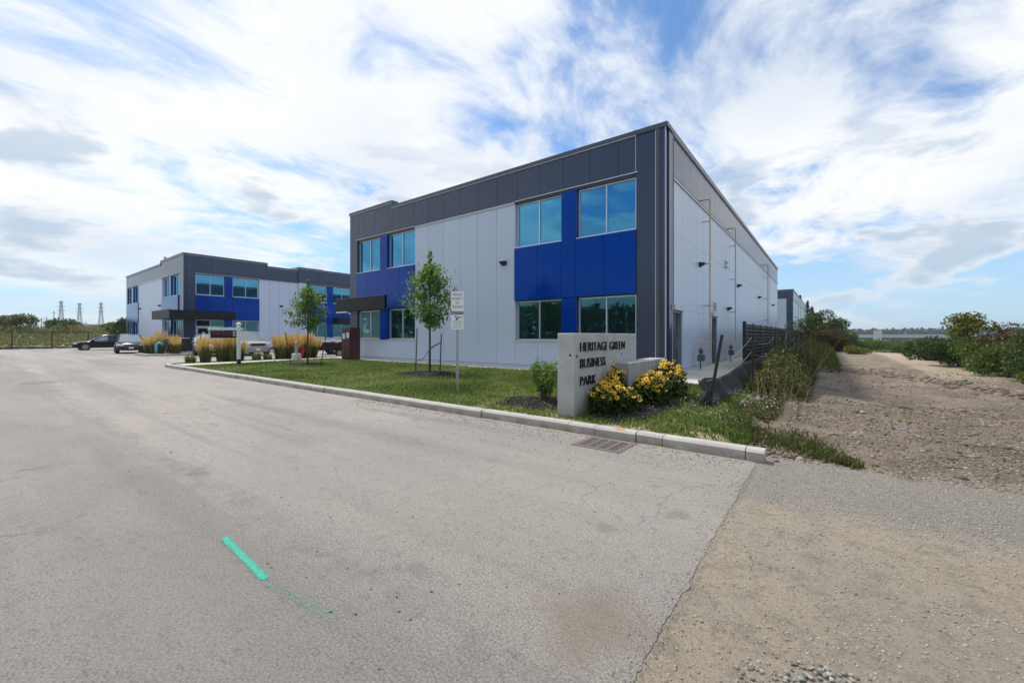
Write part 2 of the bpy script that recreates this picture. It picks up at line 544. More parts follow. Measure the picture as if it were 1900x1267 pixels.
def turf_mat(name, cols, kerb=False):
    t = NT(name)
    a = t.noise(1.1, 5, 0.65)
    b = t.noise(22, 5, 0.7)
    c = t.mix(t.map(a, 0.35, 0.66), cols[0], cols[1])
    c = t.mix(t.math('MULTIPLY', t.map(b, 0.4, 0.65), 0.7), c, cols[2])
    c = t.mix(t.math('MULTIPLY', t.map(t.noise(0.5, 6, 0.7, loc=(3, 3, 0)), 0.57, 0.70), 0.5), c, cols[3])
    if kerb:
        xy = t.sepxyz()
        k = t.math('MULTIPLY', t.math('MULTIPLY', t.map(xy[1], 7.0, 6.5), t.map(xy[0], -6.5, -4.5)), t.map(t.noise(1.4, 6, 0.7, loc=(1, 5, 0)), 0.44, 0.58))
        c = t.mix(k, c, (0.33, 0.26, 0.18))
    t.set(base_color=c, roughness=0.95, specular_ior_level=0.15)
    t.bump(b, 0.8, 0.03)
    return t.m


MATS['asphalt'] = asphalt_mat()
MATS['dirt'] = dirt_mat()
MATS['turf'] = turf_mat('turf', ((0.075, 0.105, 0.020), (0.110, 0.135, 0.030), (0.036, 0.056, 0.010), (0.19, 0.16, 0.07)), True)
MATS['field'] = turf_mat('field', ((0.050, 0.075, 0.018), (0.085, 0.095, 0.026), (0.030, 0.045, 0.012), (0.15, 0.12, 0.05)))
MATS['soil'] = M('bed_soil', (0.040, 0.032, 0.025), 0.95, var=0.4, vscale=14, bump=0.8, bscale=40)


# ---------------------------------------------------------------- mesh helpers
class MB:
    def __init__(s):
        s.v, s.f = [], []

    def add(s, verts, faces):
        o = len(s.v)
        s.v.extend(verts)
        s.f.extend([tuple(i + o for i in f) for f in faces])
        return s

    def box(s, x0, x1, y0, y1, z0, z1):
        return s.add([(x0, y0, z0), (x1, y0, z0), (x1, y1, z0), (x0, y1, z0), (x0, y0, z1), (x1, y0, z1), (x1, y1, z1), (x0, y1, z1)],
                     [(0, 3, 2, 1), (4, 5, 6, 7), (0, 1, 5, 4), (1, 2, 6, 5), (2, 3, 7, 6), (3, 0, 4, 7)])

    def loft(s, rings, caps=True, closed=True):
        n = len(rings[0])
        o = len(s.v)
        for r in rings:
            s.v.extend([tuple(p) for p in r])
        for i in range(len(rings) - 1):
            for j in range(n if closed else n - 1):
                k = (j + 1) % n
                s.f.append((o + i * n + j, o + i * n + k, o + (i + 1) * n + k, o + (i + 1) * n + j))
        if caps and closed:
            s.f.append(tuple(o + j for j in reversed(range(n))))
            s.f.append(tuple(o + (len(rings) - 1) * n + j for j in range(n)))
        return s

    def tube(s, pts, rad, n=8, caps=True):
        pts = [Vector(p) for p in pts]
        if not isinstance(rad, (list, tuple)):
            rad = [rad] * len(pts)
        rings = []
        up = None
        for i, p in enumerate(pts):
            d = (pts[min(i + 1, len(pts) - 1)] - pts[max(i - 1, 0)]).normalized()
            if up is None or abs(up.dot(d)) > 0.95:
                up = Vector((0, 0, 1)) if abs(d.z) < 0.9 else Vector((1, 0, 0))
            a = d.cross(up).normalized()
            b = a.cross(d).normalized()
            up = b
            rings.append([p + (a * math.cos(2 * PI * k / n) + b * math.sin(2 * PI * k / n)) * rad[i] for k in range(n)])
        return s.loft(rings, caps)

    def prism(s, poly, z0, z1):
        n = len(poly)
        return s.add([(x, y, z0) for x, y in poly] + [(x, y, z1) for x, y in poly],
                     [tuple(reversed(range(n))), tuple(range(n, 2 * n))] + [(i, (i + 1) % n, (i + 1) % n + n, i + n) for i in range(n)])

    def xform(s, mat):
        s.v = [tuple(mat @ Vector(p)) for p in s.v]
        return s

    def mesh(s, name, mat, smooth=False):
        me = bpy.data.meshes.new(name)
        me.from_pydata([tuple(p) for p in s.v], [], s.f)
        if mat is not None:
            me.materials.append(MATS[mat] if isinstance(mat, str) else mat)
        if smooth:
            me.polygons.foreach_set('use_smooth', [True] * len(me.polygons))
        me.update()
        return me

    def build(s, name, mat, parent=None, loc=(0, 0, 0), rz=0, smooth=False, bevel=0):
        return link(name, s.mesh(name, mat, smooth), parent, loc, rz, bevel)


def link(name, me, parent=None, loc=(0, 0, 0), rz=0, bevel=0):
    o = bpy.data.objects.new(name, me)
    COL.objects.link(o)
    o.location = loc
    o.rotation_euler = (0, 0, rz)
    if parent is not None:
        o.parent = parent
    if bevel:
        m = o.modifiers.new('bevel', 'BEVEL')
        m.width = bevel
        m.segments = 2
        m.limit_method = 'ANGLE'
    return o


def tag(o, label, cat, group=None):
    o['label'] = label
    o['category'] = cat
    if group:
        o['group'] = group
    return o


def structure(o):
    o['kind'] = 'structure'
    return o


def stuff(o, label=None, cat=None):
    o['kind'] = 'stuff'
    if label:
        o['label'] = label
        o['category'] = cat
    return o


def thing(name, label, cat, loc=(0, 0, 0), rz=0, group=None):
    o = bpy.data.objects.new(name, None)
    COL.objects.link(o)
    o.location = loc
    o.rotation_euler = (0, 0, rz)
    o.empty_display_size = 0.3
    return tag(o, label, cat, group)


def np_mesh(name, V, F, mat, tint=None, smooth=False):
    """V (n,3), F (m,k) arrays"""
    me = bpy.data.meshes.new(name)
    V = np.asarray(V, np.float32)
    F = np.asarray(F, np.int32)
    m, k = F.shape
    me.vertices.add(len(V))
    me.vertices.foreach_set('co', V.ravel())
    me.loops.add(m * k)
    me.loops.foreach_set('vertex_index', F.ravel())
    me.polygons.add(m)
    me.polygons.foreach_set('loop_start', np.arange(0, m * k, k, dtype=np.int32))
    me.polygons.foreach_set('loop_total', np.full(m, k, np.int32))
    if smooth:
        me.polygons.foreach_set('use_smooth', np.ones(m, bool))
    if tint is not None:
        a = me.attributes.new('tint', 'FLOAT', 'POINT')
        a.data.foreach_set('value', np.asarray(tint, np.float32))
    me.materials.append(MATS[mat] if isinstance(mat, str) else mat)
    me.update(calc_edges=True)
    return me


def unit(a):
    return a / np.maximum(np.linalg.norm(a, axis=1, keepdims=True), 1e-6)


def leaves(name, C, size, mat, parent=None, aspect=0.55, droop=0.25, sv=0.35, tint=None, loc=(0, 0, 0), outward=None, fold=0.12):
    """one folded rhombic leaf at each centre"""
    C = np.asarray(C, np.float32)
    n = len(C)
    d = rng.normal(size=(n, 3))
    if outward is not None:
        d = d * 0.75 + outward
    d[:, 2] -= droop
    d = unit(d)
    s = unit(np.cross(d, rng.normal(size=(n, 3)) * 0.6 + np.array([0, 0, 1.0])))
    nn = np.cross(s, d)
    L = (size * (1 + sv * rng.uniform(-1, 1, (n, 1))))
    V = np.empty((n, 4, 3), np.float32)
    V[:, 0] = C - d * L * 0.5
    V[:, 1] = C + s * L * aspect * 0.5 + nn * L * fold
    V[:, 2] = C + d * L * 0.5 - nn * L * 0.05
    V[:, 3] = C - s * L * aspect * 0.5 + nn * L * fold
    if tint is None:
        tint = rng.beta(2, 2, n)
    F = np.arange(n * 4).reshape(n, 4)
    return link(name, np_mesh(name, V.reshape(-1, 3), F, mat, np.repeat(tint, 4)), parent, loc)


def blades(name, B, height, width, mat, parent=None, lean=0.5, tint=None, loc=(0, 0, 0), hv=0.4):
    """thin upright triangles (grass); B = base points"""
    B = np.asarray(B, np.float32)
    n = len(B)
    a = rng.uniform(0, 2 * PI, n)
    w = np.stack([np.cos(a), np.sin(a), np.zeros(n)], 1) * width * 0.5 * rng.uniform(0.6, 1.4, (n, 1))
    h = height * (1 + hv * rng.uniform(-1, 1, n))
    a2 = rng.uniform(0, 2 * PI, n)
    ln = lean * rng.uniform(0.1, 1, n) * h
    tip = B + np.stack([np.cos(a2) * ln, np.sin(a2) * ln, h], 1)
    mid = B + np.stack([np.cos(a2) * ln * 0.35, np.sin(a2) * ln * 0.35, h * 0.6], 1)
    V = np.stack([B - w, B + w, mid + w * 0.8, tip, mid - w * 0.8], 1).reshape(-1, 3)
    F = np.concatenate([np.array([[0, 1, 2, 4]]) + 5 * i for i in [0]])
    q = np.arange(n)[:, None] * 5
    F4 = np.concatenate([q + np.array([[0, 1, 2, 4]]), q + np.array([[4, 2, 3, 3]])])
    F3 = np.concatenate([q + np.array([[0, 1, 2]]), q + np.array([[0, 2, 4]]), q + np.array([[4, 2, 3]])])
    if tint is None:
        tint = rng.beta(2, 2.4, n)
    return link(name, np_mesh(name, V, F3, mat, np.repeat(tint, 5)), parent, loc)


OCT_V = np.array([(1, 0, 0), (-1, 0, 0), (0, 1, 0), (0, -1, 0), (0, 0, 1), (0, 0, -1)], np.float32)
OCT_F = np.array([(0, 2, 4), (2, 1, 4), (1, 3, 4), (3, 0, 4), (2, 0, 5), (1, 2, 5), (3, 1, 5), (0, 3, 5)])
_t = (1 + 5 ** 0.5) / 2
ICO_V = unit(np.array([(-1, _t, 0), (1, _t, 0), (-1, -_t, 0), (1, -_t, 0), (0, -1, _t), (0, 1, _t), (0, -1, -_t), (0, 1, -_t), (_t, 0, -1), (_t, 0, 1), (-_t, 0, -1), (-_t, 0, 1)], np.float32))
ICO_F = np.array([(0, 11, 5), (0, 5, 1), (0, 1, 7), (0, 7, 10), (0, 10, 11), (1, 5, 9), (5, 11, 4), (11, 10, 2), (10, 7, 6), (7, 1, 8), (3, 9, 4), (3, 4, 2), (3, 2, 6), (3, 6, 8), (3, 8, 9), (4, 9, 5), (2, 4, 11), (6, 2, 10), (8, 6, 7), (9, 8, 1)])


def stones(name, C, size, mat, parent=None, flat=0.6, base='oct', tint=None, loc=(0, 0, 0), aspect=0.35):
    C = np.asarray(C, np.float32)
    n = len(C)
    bv, bf = (OCT_V, OCT_F) if base == 'oct' else (ICO_V, ICO_F)
    k = len(bv)
    sz = np.broadcast_to(np.asarray(size, np.float32), (n,)) if np.ndim(size) else np.full(n, size, np.float32)
    sx = sz[:, None] * (1 + aspect * rng.uniform(-1, 1, (n, 3)))
    sx[:, 2] *= flat
    V = bv[None] * (1 + 0.42 * rng.uniform(-1, 1, (n, k, 1))) * sx[:, None, :]
    a = rng.uniform(0, 2 * PI, n)
    ca, sa = np.cos(a)[:, None], np.sin(a)[:, None]
    x = V[:, :, 0] * ca - V[:, :, 1] * sa
    y = V[:, :, 0] * sa + V[:, :, 1] * ca
    V = np.stack([x, y, V[:, :, 2]], 2) + C[:, None, :]
    F = (np.arange(n)[:, None, None] * k + bf[None]).reshape(-1, 3)
    if tint is None:
        tint = rng.beta(2, 2, n)
    return link(name, np_mesh(name, V.reshape(-1, 3), F, mat, np.repeat(tint, k)), parent, loc)


def grid(name, xs, ys, zf, mat, keep=None, smooth=True):
    xs, ys = np.asarray(xs), np.asarray(ys)
    V = [(x, y, zf(x, y)) for y in ys for x in xs]
    nx = len(xs)
    F = []
    for j in range(len(ys) - 1):
        for i in range(nx - 1):
            if keep and not keep(0.5 * (xs[i] + xs[i + 1]), 0.5 * (ys[j] + ys[j + 1])):
                continue
            F.append((j * nx + i, j * nx + i + 1, (j + 1) * nx + i + 1, (j + 1) * nx + i))
    return link(name, np_mesh(name, V, F, mat, smooth=smooth))


def text_mesh(txt, size, extrude=0.0, xs=1.0, align='LEFT', spacing=1.0, thin=0.0):
    c = bpy.data.curves.new('lettering', 'FONT')
    c.body = txt
    c.size = size
    c.extrude = extrude
    c.align_x = align
    c.space_character = spacing
    c.resolution_u = 2
    c.offset = thin * size
    o = bpy.data.objects.new('lettering', c)
    COL.objects.link(o)
    dg = bpy.context.evaluated_depsgraph_get()
    me = bpy.data.meshes.new_from_object(o.evaluated_get(dg))
    COL.objects.unlink(o)
    bpy.data.objects.remove(o)
    me.transform(Matrix.Diagonal((xs, 1, 1, 1)))
    return me


def put_text(name, txt, size, mat, parent, loc, rot, extrude=0.0, xs=1.0, align='LEFT', spacing=1.0, fit=None, thin=0.0):
    me = text_mesh(txt, size, extrude, 1.0, align, spacing, thin)
    w = max((v.co.x for v in me.vertices), default=1) - min((v.co.x for v in me.vertices), default=0)
    if fit:
        xs = fit / max(w, 1e-4)
    me.transform(Matrix.Diagonal((xs, 1, 1, 1)))
    me.name = name
    me.materials.clear()
    me.materials.append(MATS[mat])
    o = link(name, me, parent, loc)
    o.rotation_euler = rot
    return o


def sm(t):
    t = max(0.0, min(1.0, t))
    return t * t * (3 - 2 * t)


def fbm(x, y, s, o=4):
    return mnoise.fractal(Vector((x * s, y * s, 3.7)), 1.0, 2.0, o)


# ---------------------------------------------------------------- ground and setting
def far_z(x, y):
    drop = sm((y - 42) / 60) * sm((x + 3) / 6) * 1.6 + sm((y - 110) / 160) * 2.8
    return -0.42 - drop


gx = sorted(set([-3000, -1500, -700, -350, -200, -130, -90, -60, -40, -25, -12, -6, -3, 0, 3, 6, 10, 16, 25, 40, 60, 90, 130, 200, 350, 700, 1500, 3000]))
gy = [-3000, -1200, -500, -200, -100, -60, -30, -10, 0, 15, 30, 42, 50, 58, 66, 75, 85, 100, 120, 145, 180, 230, 300, 400, 600, 1000, 1800, 3000]
structure(grid('ground', gx, gy, far_z, 'field'))

# the road and parking court: one sheet with a broken right edge
edge = [(-0.70 + 0.016 * fbm(0, y, 2.3) + 0.018 * fbm(3, y, 14.0), y) for y in np.concatenate([np.linspace(6.0, 0.5, 170), np.linspace(0.4, -14, 60)])]
b = MB()
poly = [(-80, -14), ] + [(x, y) for x, y in reversed(edge)] + [(-0.70, 6.3), (-28, 6.3), (-28, 40), (-80, 40)]
b.prism(poly, -0.30, -0.20)
structure(b.build('road', 'asphalt'))


def dirt_z(x, y):
    z = -0.232 + 0.028 * fbm(x, y, 0.55) + 0.010 * fbm(x + 9, y, 3.1)
    if y > 6.2:
        a = sm((y - 6.2) / 1.5)
        z += a * (0.035 * fbm(x, y + 5, 1.6) + 0.05 * fbm(x + 3, y, 0.35))
        z += a * 0.055 * abs(fbm(x, y, 4.0, 4)) + a * 0.02 * fbm(x * 0.6, y * 2.2, 2.0, 3)
        # low berm of pushed up soil running across the lot
        r = (y - (21.7 - (x - 1.4) * 2.35)) / 1.2
        z += 0.13 * math.exp(-r * r) * sm((x - 0.2) / 1.5) * (1 + 0.8 * fbm(x, y, 1.2))
        z += 0.16 * sm((y - 9) / 8) * math.exp(-((x + 1.0) / 1.2) ** 2)
    if y < 6.3:
        k = 1 - sm((x + 0.72) / 0.5)
        z = z * (1 - k) + k * (-0.204 + 0.004 * fbm(x, y, 5.0))
    z -= sm((y - 42) / 60) * sm((x + 3) / 6) * 1.6
    return z


dxs = np.concatenate([np.linspace(-1.9, 3, 90), np.linspace(3.1, 9, 50), np.linspace(9.4, 34, 30)])
dys = np.concatenate([np.linspace(-14, 1, 24), np.linspace(1.1, 12, 160), np.linspace(12.2, 30, 110), np.linspace(30.6, 72, 60)])
structure(grid('dirt_lot', dxs, dys, dirt_z, 'dirt', keep=lambda x, y: x > -0.80 or y > 6.6))


def lawn_z(x, y):
    z = -0.055 + 0.05 * sm((y - 6) / 6) + 0.010 * fbm(x, y, 0.8)
    return z


def lawn_in(x, y):
    if x < -23.35 or y < 6.03:
        return False
    if x < -5.4:
        return y < 13.22
    right = -0.95 if y < 8.2 else -1.35
    right += 0.18 * fbm(y, 2.0, 0.9)
    if x > right:
        return False
    return y < 12.15 if x < -2.55 else y < 20


def lawn_z2(x, y):
    z = lawn_z(x, y)
    r = -0.75 if y < 8.2 else -1.2
    return z - 0.22 * sm((x - r + 0.5) / 0.5)


lxs = np.concatenate([np.arange(-23.4, -6, 0.3), np.arange(-6, -0.5, 0.12)])
lys = np.concatenate([np.arange(6.03, 13.3, 0.17), np.arange(13.4, 20.1, 0.4)])
structure(grid('lawn', lxs, lys, lawn_z2, 'turf', keep=lawn_in))

# concrete apron and walks
b = MB()
b.box(-23.3, -5.5, 13.2, 14.3, -0.30, 0.0)
structure(b.build('foundation_walk', 'walk'))
b = MB()
for i in range(16):
    y0 = 12.1 + i * 2.5
    b.box(-5.495, -2.60, y0 + 0.006, y0 + 2.494, -0.30, 0.003)
structure(b.build('side_walk', 'walk'))
b = MB()
for i in range(10):
    y0 = 6.05 + i * 1.6
    b.box(-24.9, -23.38, y0 + 0.006, y0 + 1.594, -0.30, -0.02)
structure(b.build('entrance_walk', 'walk'))
b = MB()
b.box(-41.8, -40.2, 11.0, 36, -0.30, -0.04)
b.box(-45.7, -41.85, 10.6, 36, -0.30, -0.05)
structure(b.build('storefront_walk', 'walk'))

# kerb: stones butted end to end
kerb = structure(MB().box(-25.6, -0.66, 5.90, 5.99, -0.30, -0.12).build('kerb', 'concrete'))
PROF = [(0, -0.32), (0, -0.085), (0.03, -0.055), (0.17, -0.052), (0.18, -0.06), (0.18, -0.32)]


def kerb_run(p0, p1, skew=0.0):
    p0, p1 = Vector(p0), Vector(p1)
    d = (p1 - p0).normalized()
    n = Vector((-d.y, d.x))
    g = 0.006
    a, c = p0 + d * g, p1 - d * g
    m = MB()
    m.loft([[(a.x + n.x * u, a.y + n.y * u, z) for u, z in PROF], [(c.x + n.x * u, c.y + n.y * u, z) for u, z in PROF]])
    m.f = [tuple(reversed(f)) for f in m.f]
    o = m.build('kerb_stone', 'concrete', kerb)
    return o


xs = [-0.61, -0.82, -1.84, -2.22, -2.86, -3.34, -5.2, -7.1, -8.9, -10.9, -12.9, -14.9, -16.9, -18.9, -20.9, -22.9, -24.2, -25.6]
for i in range(len(xs) - 1):
    kerb_run((xs[i + 1], 5.85 + 0.012 * (i % 3)), (xs[i], 5.85 + 0.012 * (i % 3)))
pts = [(-25.6 - 1.6 * math.sin(t), 7.45 - 1.6 * math.cos(t)) for t in np.linspace(0, PI / 2, 7)]
for i in range(6):
    kerb_run(pts[i + 1], pts[i])
for i in range(4):
    kerb_run((-27.2, 7.45 + 2.4 * (i + 1)), (-27.2, 7.45 + 2.4 * i))
kb2 = structure(MB().box(-43.6, -39.9, 8.05, 8.10, -0.3, -0.12).build('island_kerb', 'concrete'))
for p0, p1 in (((-39.8, 10.9), (-39.8, 9.2)), ((-39.8, 9.2), (-40.6, 8.2)), ((-40.6, 8.2), (-43.6, 8.0)), ((-43.6, 8.0), (-44.6, 9.0)), ((-44.6, 9.0), (-44.6, 10.8))):
    q0, q1 = Vector(p0), Vector(p1)
    d = (q1 - q0).normalized()
    n = Vector((d.y, -d.x))
    m = MB()
    m.loft([[(a.x + n.x * u, a.y + n.y * u, z) for u, z in PROF] for a in (q0 + d * .005, q1 - d * .005)])
    m.build('kerb_stone', 'concrete', kb2)

# planting beds
b = MB()
bed = [(-25.6, 6.03), (-26.4, 6.25), (-26.95, 6.9), (-27.02, 7.5), (-27.02, 17), (-24.92, 17), (-24.92, 6.05)]
b.prism(bed, -0.3, -0.07)
structure(b.build('planting_bed', 'soil'))
b = MB()
b.prism([(-39.9, 10.6), (-40.0, 9.2), (-40.75, 8.35), (-43.5, 8.18), (-44.4, 9.0), (-44.4, 10.6)], -0.3, -0.07)
structure(b.build('island_bed', 'soil'))

# field bank behind the parking lot
def bank_z(x, y):
    return -0.35 + 2.0 * sm((-74.5 - x) / 26) + 0.35 * fbm(x, y, 0.05) * sm((-76 - x) / 10) - 1.4 * sm((-115 - x) / 70)


structure(grid('field_bank', np.concatenate([np.linspace(-73.6, -105, 26), np.linspace(-110, -260, 12)])[::-1], np.linspace(-90, 150, 70), bank_z, 'field'))


# ---------------------------------------------------------------- buildings
BOXCACHE = {}


def cbox(name, mat, parent, x0, x1, y0, y1, z0, z1, rz=0):
    """box object with its origin at the low corner; alike boxes share mesh data"""
    key = (name, mat, round(x1 - x0, 3), round(y1 - y0, 3), round(z1 - z0, 3))
    if key not in BOXCACHE:
        BOXCACHE[key] = MB().box(0, x1 - x0, 0, y1 - y0, 0, z1 - z0).mesh(name, mat)
    return link(name, BOXCACHE[key], parent, (x0, y0, z0), rz)


class Face:
    """a facade: local x runs along it, outward is local -y; made as a mesh part of the building"""

    def __init__(s, bld, ox, oy, th, s0, s1, ztop, inset=(0, 0), name='wall'):
        s.b, s.o, s.th = bld, (ox, oy), th
        s.w = MB().box(s0 + inset[0], s1 - inset[1], 0.262, 0.50, 0.0, ztop).build(name, 'core', bld, (ox, oy, 0), th)

    def pt(s, x, n, z):
        c, q = math.cos(s.th), math.sin(s.th)
        return (s.o[0] + x * c + n * q, s.o[1] + x * q - n * c, z)

    def panel(s, mat, x0, x1, z0, z1, n=0.0, name='panel', g=0.007, t=0.26):
        return cbox(name, mat, s.w, x0 + g, x1 - g, -n, t - 0.002, z0 + g * 0.5, z1 - g * 0.5)

    def strip(s, mat, x0, x1, n0, n1, z0, z1, name='flashing'):
        return cbox(name, mat, s.w, x0, x1, -n1, -n0, z0, z1)

    def cols(s, mat, js, z0, z1, n=0.0, name='panel'):
        for a, c in zip(js[:-1], js[1:]):
            s.panel(mat, a, c, z0, z1, n, name)

    def window(s, x0, x1, z0, z1, glass='glass', panes=2, rec=0.14, glasses=None, blinds=None):
        fr = MB()
        w = 0.055
        fr.box(x0, x1, rec, rec + 0.09, z0, z0 + w)
        fr.box(x0, x1, rec, rec + 0.09, z1 - w, z1)
        fr.box(x0, x0 + w, rec, rec + 0.09, z0 + w, z1 - w)
        fr.box(x1 - w, x1, rec, rec + 0.09, z0 + w, z1 - w)
        loc = (s.o[0], s.o[1], 0)
        f = fr.build('window', 'frame', s.b, loc, s.th)
        pw = (x1 - x0) / panes
        for i in range(panes):
            a = x0 + pw * i + (w if i == 0 else w * 0.4)
            c = x0 + pw * (i + 1) - (w if i == panes - 1 else w * 0.4)
            gl = glasses[i] if glasses else glass
            cbox('pane', gl, f, a, c, rec + 0.045, rec + 0.06, z0 + w, z1 - w)
            if i < panes - 1:
                cbox('mullion', 'frame', f, c, c + w * 0.8, rec - 0.004, rec + 0.09, z0 + w, z1 - w)
        for i in range(panes):
            if blinds is None:
                break
            q = blinds[i % len(blinds)]
            if not q:
                continue
            a = x0 + pw * i + w
            zt, zb = z1 - w - (z1 - z0) * q[0], z1 - w - (z1 - z0 - 2 * w) * q[1]
            cbox('blind', q[2], f, a + (pw - w) * q[3], a + (pw - w) * q[4], rec + 0.078, rec + 0.085, zb, zt)
        cbox('sill', 'frame', f, x0 - 0.02, x1 + 0.02, -0.03, rec + 0.02, z0 - 0.035, z0 - 0.002)
        return f

    def bay(s, x0, canopy=False, low=('glass_low', 'glass_low'), pale=None, door=False, top=7.0, B=(None, None, None, None)):
        o = [0, 1.14, 2.28, 2.94, 4.08, 5.28]
        # heads above and pillars between the windows
        s.strip('trim', x0 - 0.06, x0 + 5.34, 0.0, 0.05, top, top + 0.035, 'head_flashing')
        s.panel('charcoal', x0, x0 + 5.28, 6.93, top, -0.02, 'head_panel')
        s.panel('blue', x0 + o[2], x0 + o[3], 5.035, 6.93, 0.02, 'blue_panel')
        s.window(x0 + 0.03, x0 + o[2] - 0.01, 5.07, 6.92, blinds=B[0])
        s.window(x0 + o[3] + 0.02, x0 + o[5] - 0.03, 5.07, 6.92, blinds=B[1])
        for i in range(5):
            zb = 3.56 if (canopy and i < 3) else 2.81
            s.panel('blue', x0 + o[i], x0 + o[i + 1], zb, 5.03, 0.07, 'blue_panel')
        s.panel('blue', x0 + o[2], x0 + o[3], 1.10, 2.805, 0.02, 'blue_panel')
        if not door:
            s.window(x0 + 0.03, x0 + o[2] - 0.01, 1.15, 2.79, glasses=low if pale is None else (pale, pale), blinds=B[2])
            s.panel('lightgrey', x0, x0 + 1.14, 0.12, 1.10)
            s.panel('lightgrey', x0 + 1.14, x0 + o[3], 0.12, 1.10)
        s.window(x0 + o[3] + 0.02, x0 + o[5] - 0.03, 1.15, 2.79, glasses=low, blinds=B[3])
        s.panel('lightgrey', x0 + o[3], x0 + 4.08, 0.12, 1.10)
        s.panel('lightgrey', x0 + 4.08, x0 + 5.28, 0.12, 1.10)
        s.strip('trim', x0 - 0.02, x0 + 5.32, 0.0, 0.03, 1.095, 1.115, 'sill_flashing')
        return x0 + 5.28

    def parapet(s, js, z0, z1, mat='charcoal', n=0.0):
        s.cols(mat, js, z0, z1 - 0.15, n)
        s.strip('coping', js[0] - 0.02, js[-1] + 0.02, -0.40, 0.05 + n, z1 - 0.16, z1, 'coping')
        s.strip('trim', js[0] - 0.02, js[-1] + 0.02, 0.0, 0.056 + n, z1 - 0.185, z1 - 0.165, 'drip_edge')


def wall_light(b, f, x, z):
    p = f.pt(x, 0.0, z)
    o = MB().add([(-.13, 0, -.10), (.13, 0, -.10), (.13, 0, .10), (-.13, 0, .10), (-.12, -.22, .02), (.12, -.22, .02), (.12, -.22, .07), (-.12, -.22, .07)],
                 [(3, 2, 1, 0), (4, 5, 6, 7), (0, 1, 5, 4), (1, 2, 6, 5), (2, 3, 7, 6), (3, 0, 4, 7)]).build('wall_light', 'black', b, p, f.th)
    return o


def joints(a, c, step=1.125):
    n = max(1, round((c - a) / step))
    return [a + (c - a) * i / n for i in range(n + 1)]


MATS['blind_pale'] = M('pale_blind', (0.62, 0.70, 0.66), 0.8, var=0.06, vscale=2)
MATS['blind_mid'] = M('interior_wall', (0.20, 0.24, 0.25), 0.8, var=0.25, vscale=2)
MATS['blind_dim'] = M('interior_shelf', (0.09, 0.12, 0.12), 0.8, var=0.4, vscale=2)
# ---- the near building
BX, BY = -4.30, 14.12
bA = thing('business_building', 'large nearest two-storey grey building with blue panels, behind the concrete sign', 'building', (BX, BY, 0))
ff = Face(bA, 0, 0, 0, -18.87, 0, 8.25, (0.3, 0.3))       # local x = X + 4.30
L0 = -18.10                                               # left bay start
js = [-18.63, -17.95, -17.40, -16.29, -15.18, -14.06, -12.89, -11.77, -10.68, -9.54, -8.43, -7.31, -6.18, -5.06, -3.95, -2.81, -1.69, -1.03]
ff.parapet([-18.87, -18.63, -17.95, -17.40, -16.29, -15.18, -14.74], 7.035, 8.75)
ff.parapet([-14.74, -14.06] + js[6:], 7.035, 8.47)
ff.strip('coping', -14.79, -14.70, -0.40, 0.052, 8.47, 8.752, 'coping_step')
ff.strip('charcoal', -14.80, -14.735, 0.0, 0.035, 8.30, 8.60, 'parapet_return')
# right hand corner
ff.panel('charcoal', -1.03, -0.31, 0.05, 8.31, 0.0)
ff.panel('charcoal', -0.31, -0.02, 0.05, 8.31, 0.0)
ff.strip('coping', -1.03, 0.06, -0.40, 0.05, 8.31, 8.47, 'coping')
ff.strip('coping', -0.33, -0.20, 0.0, 0.035, 0.05, 8.31, 'corner_trim')
ff.strip('trim', -0.36, -0.335, 0.0, 0.02, 0.05, 8.31, 'corner_trim')
ff.strip('trim', -0.035, 0.0, 0.0, 0.022, 0.05, 8.31, 'corner_trim')
ff.strip('trim', -1.05, -1.03, 0.0, 0.02, 7.03, 8.30, 'corner_trim')
# left hand corner
ff.panel('charcoal', -18.87, -18.63, 0.05, 7.03)
ff.panel('charcoal', -18.63, -18.10, 0.05, 7.03)
PB, DB, MB2 = 'blind_pale', 'blind_dim', 'blind_mid'
ff.bay(L0, canopy=True, pale='glass_pale', B=([(.42, 1, PB, .45, 1), (.42, 1, PB, .08, 1)], [None, (.66, 1, PB, .18, .92)],
                           [(.02, 1, PB, .0, 1), (.02, .70, PB, .0, 1)], [(.45, .92, MB2, .45, 1), (.35, .8, DB, .3, 1)]))
ff.bay(-6.30, B=([(.72, .98, DB, 0, .6), None], [None, (.80, .98, DB, .3, 1)],
                 [(.15, .95, DB, .05, .40), (.02, .08, PB, .45, .70)], [(.62, 1, DB, .30, .36), (.1, .9, DB, .6, .64)]))
ff.cols('lightgrey', [-12.82, -11.77, -10.68, -9.54, -8.43, -7.31, -6.30], 0.12, 6.93)
ff.strip('trim', -12.80, -6.32, 0.0, 0.045, 6.93, 7.03, 'band_flashing')
ff.strip('coping', -12.80, -6.32, 0.0, 0.052, 7.005, 7.034, 'band_flashing')
ff.strip('trim', -18.10, -1.03, 0.0, 0.03, 0.0, 0.11, 'base_flashing')
wall_light(bA, ff, -6.88, 4.47)
# canopy wrapping the west entrance
cp = MB().box(-20.2, -15.20, -0.16, -0.01, 2.82, 3.56).build('canopy', 'canopy', bA)
cbox('canopy_return', 'canopy', cp, -20.2, -18.93, -0.01, 6.0, 2.822, 3.558)
cbox('canopy_cap', 'coping', cp, -20.23, -15.17, -0.19, 0.0, 3.562, 3.60)
MB().box(-20.1, -18.95, -0.2, -0.03, 2.74, 2.80).build('canopy_light', 'white', bA)
cm = MB()
cm.tube([(-18.7, -0.02, 2.70), (-18.7, -0.16, 2.68)], 0.03)
cm.tube([(-18.7, -0.13, 2.63), (-18.7, -0.13, 2.70)], 0.06, 10)
cm.build('security_camera', 'white', bA)

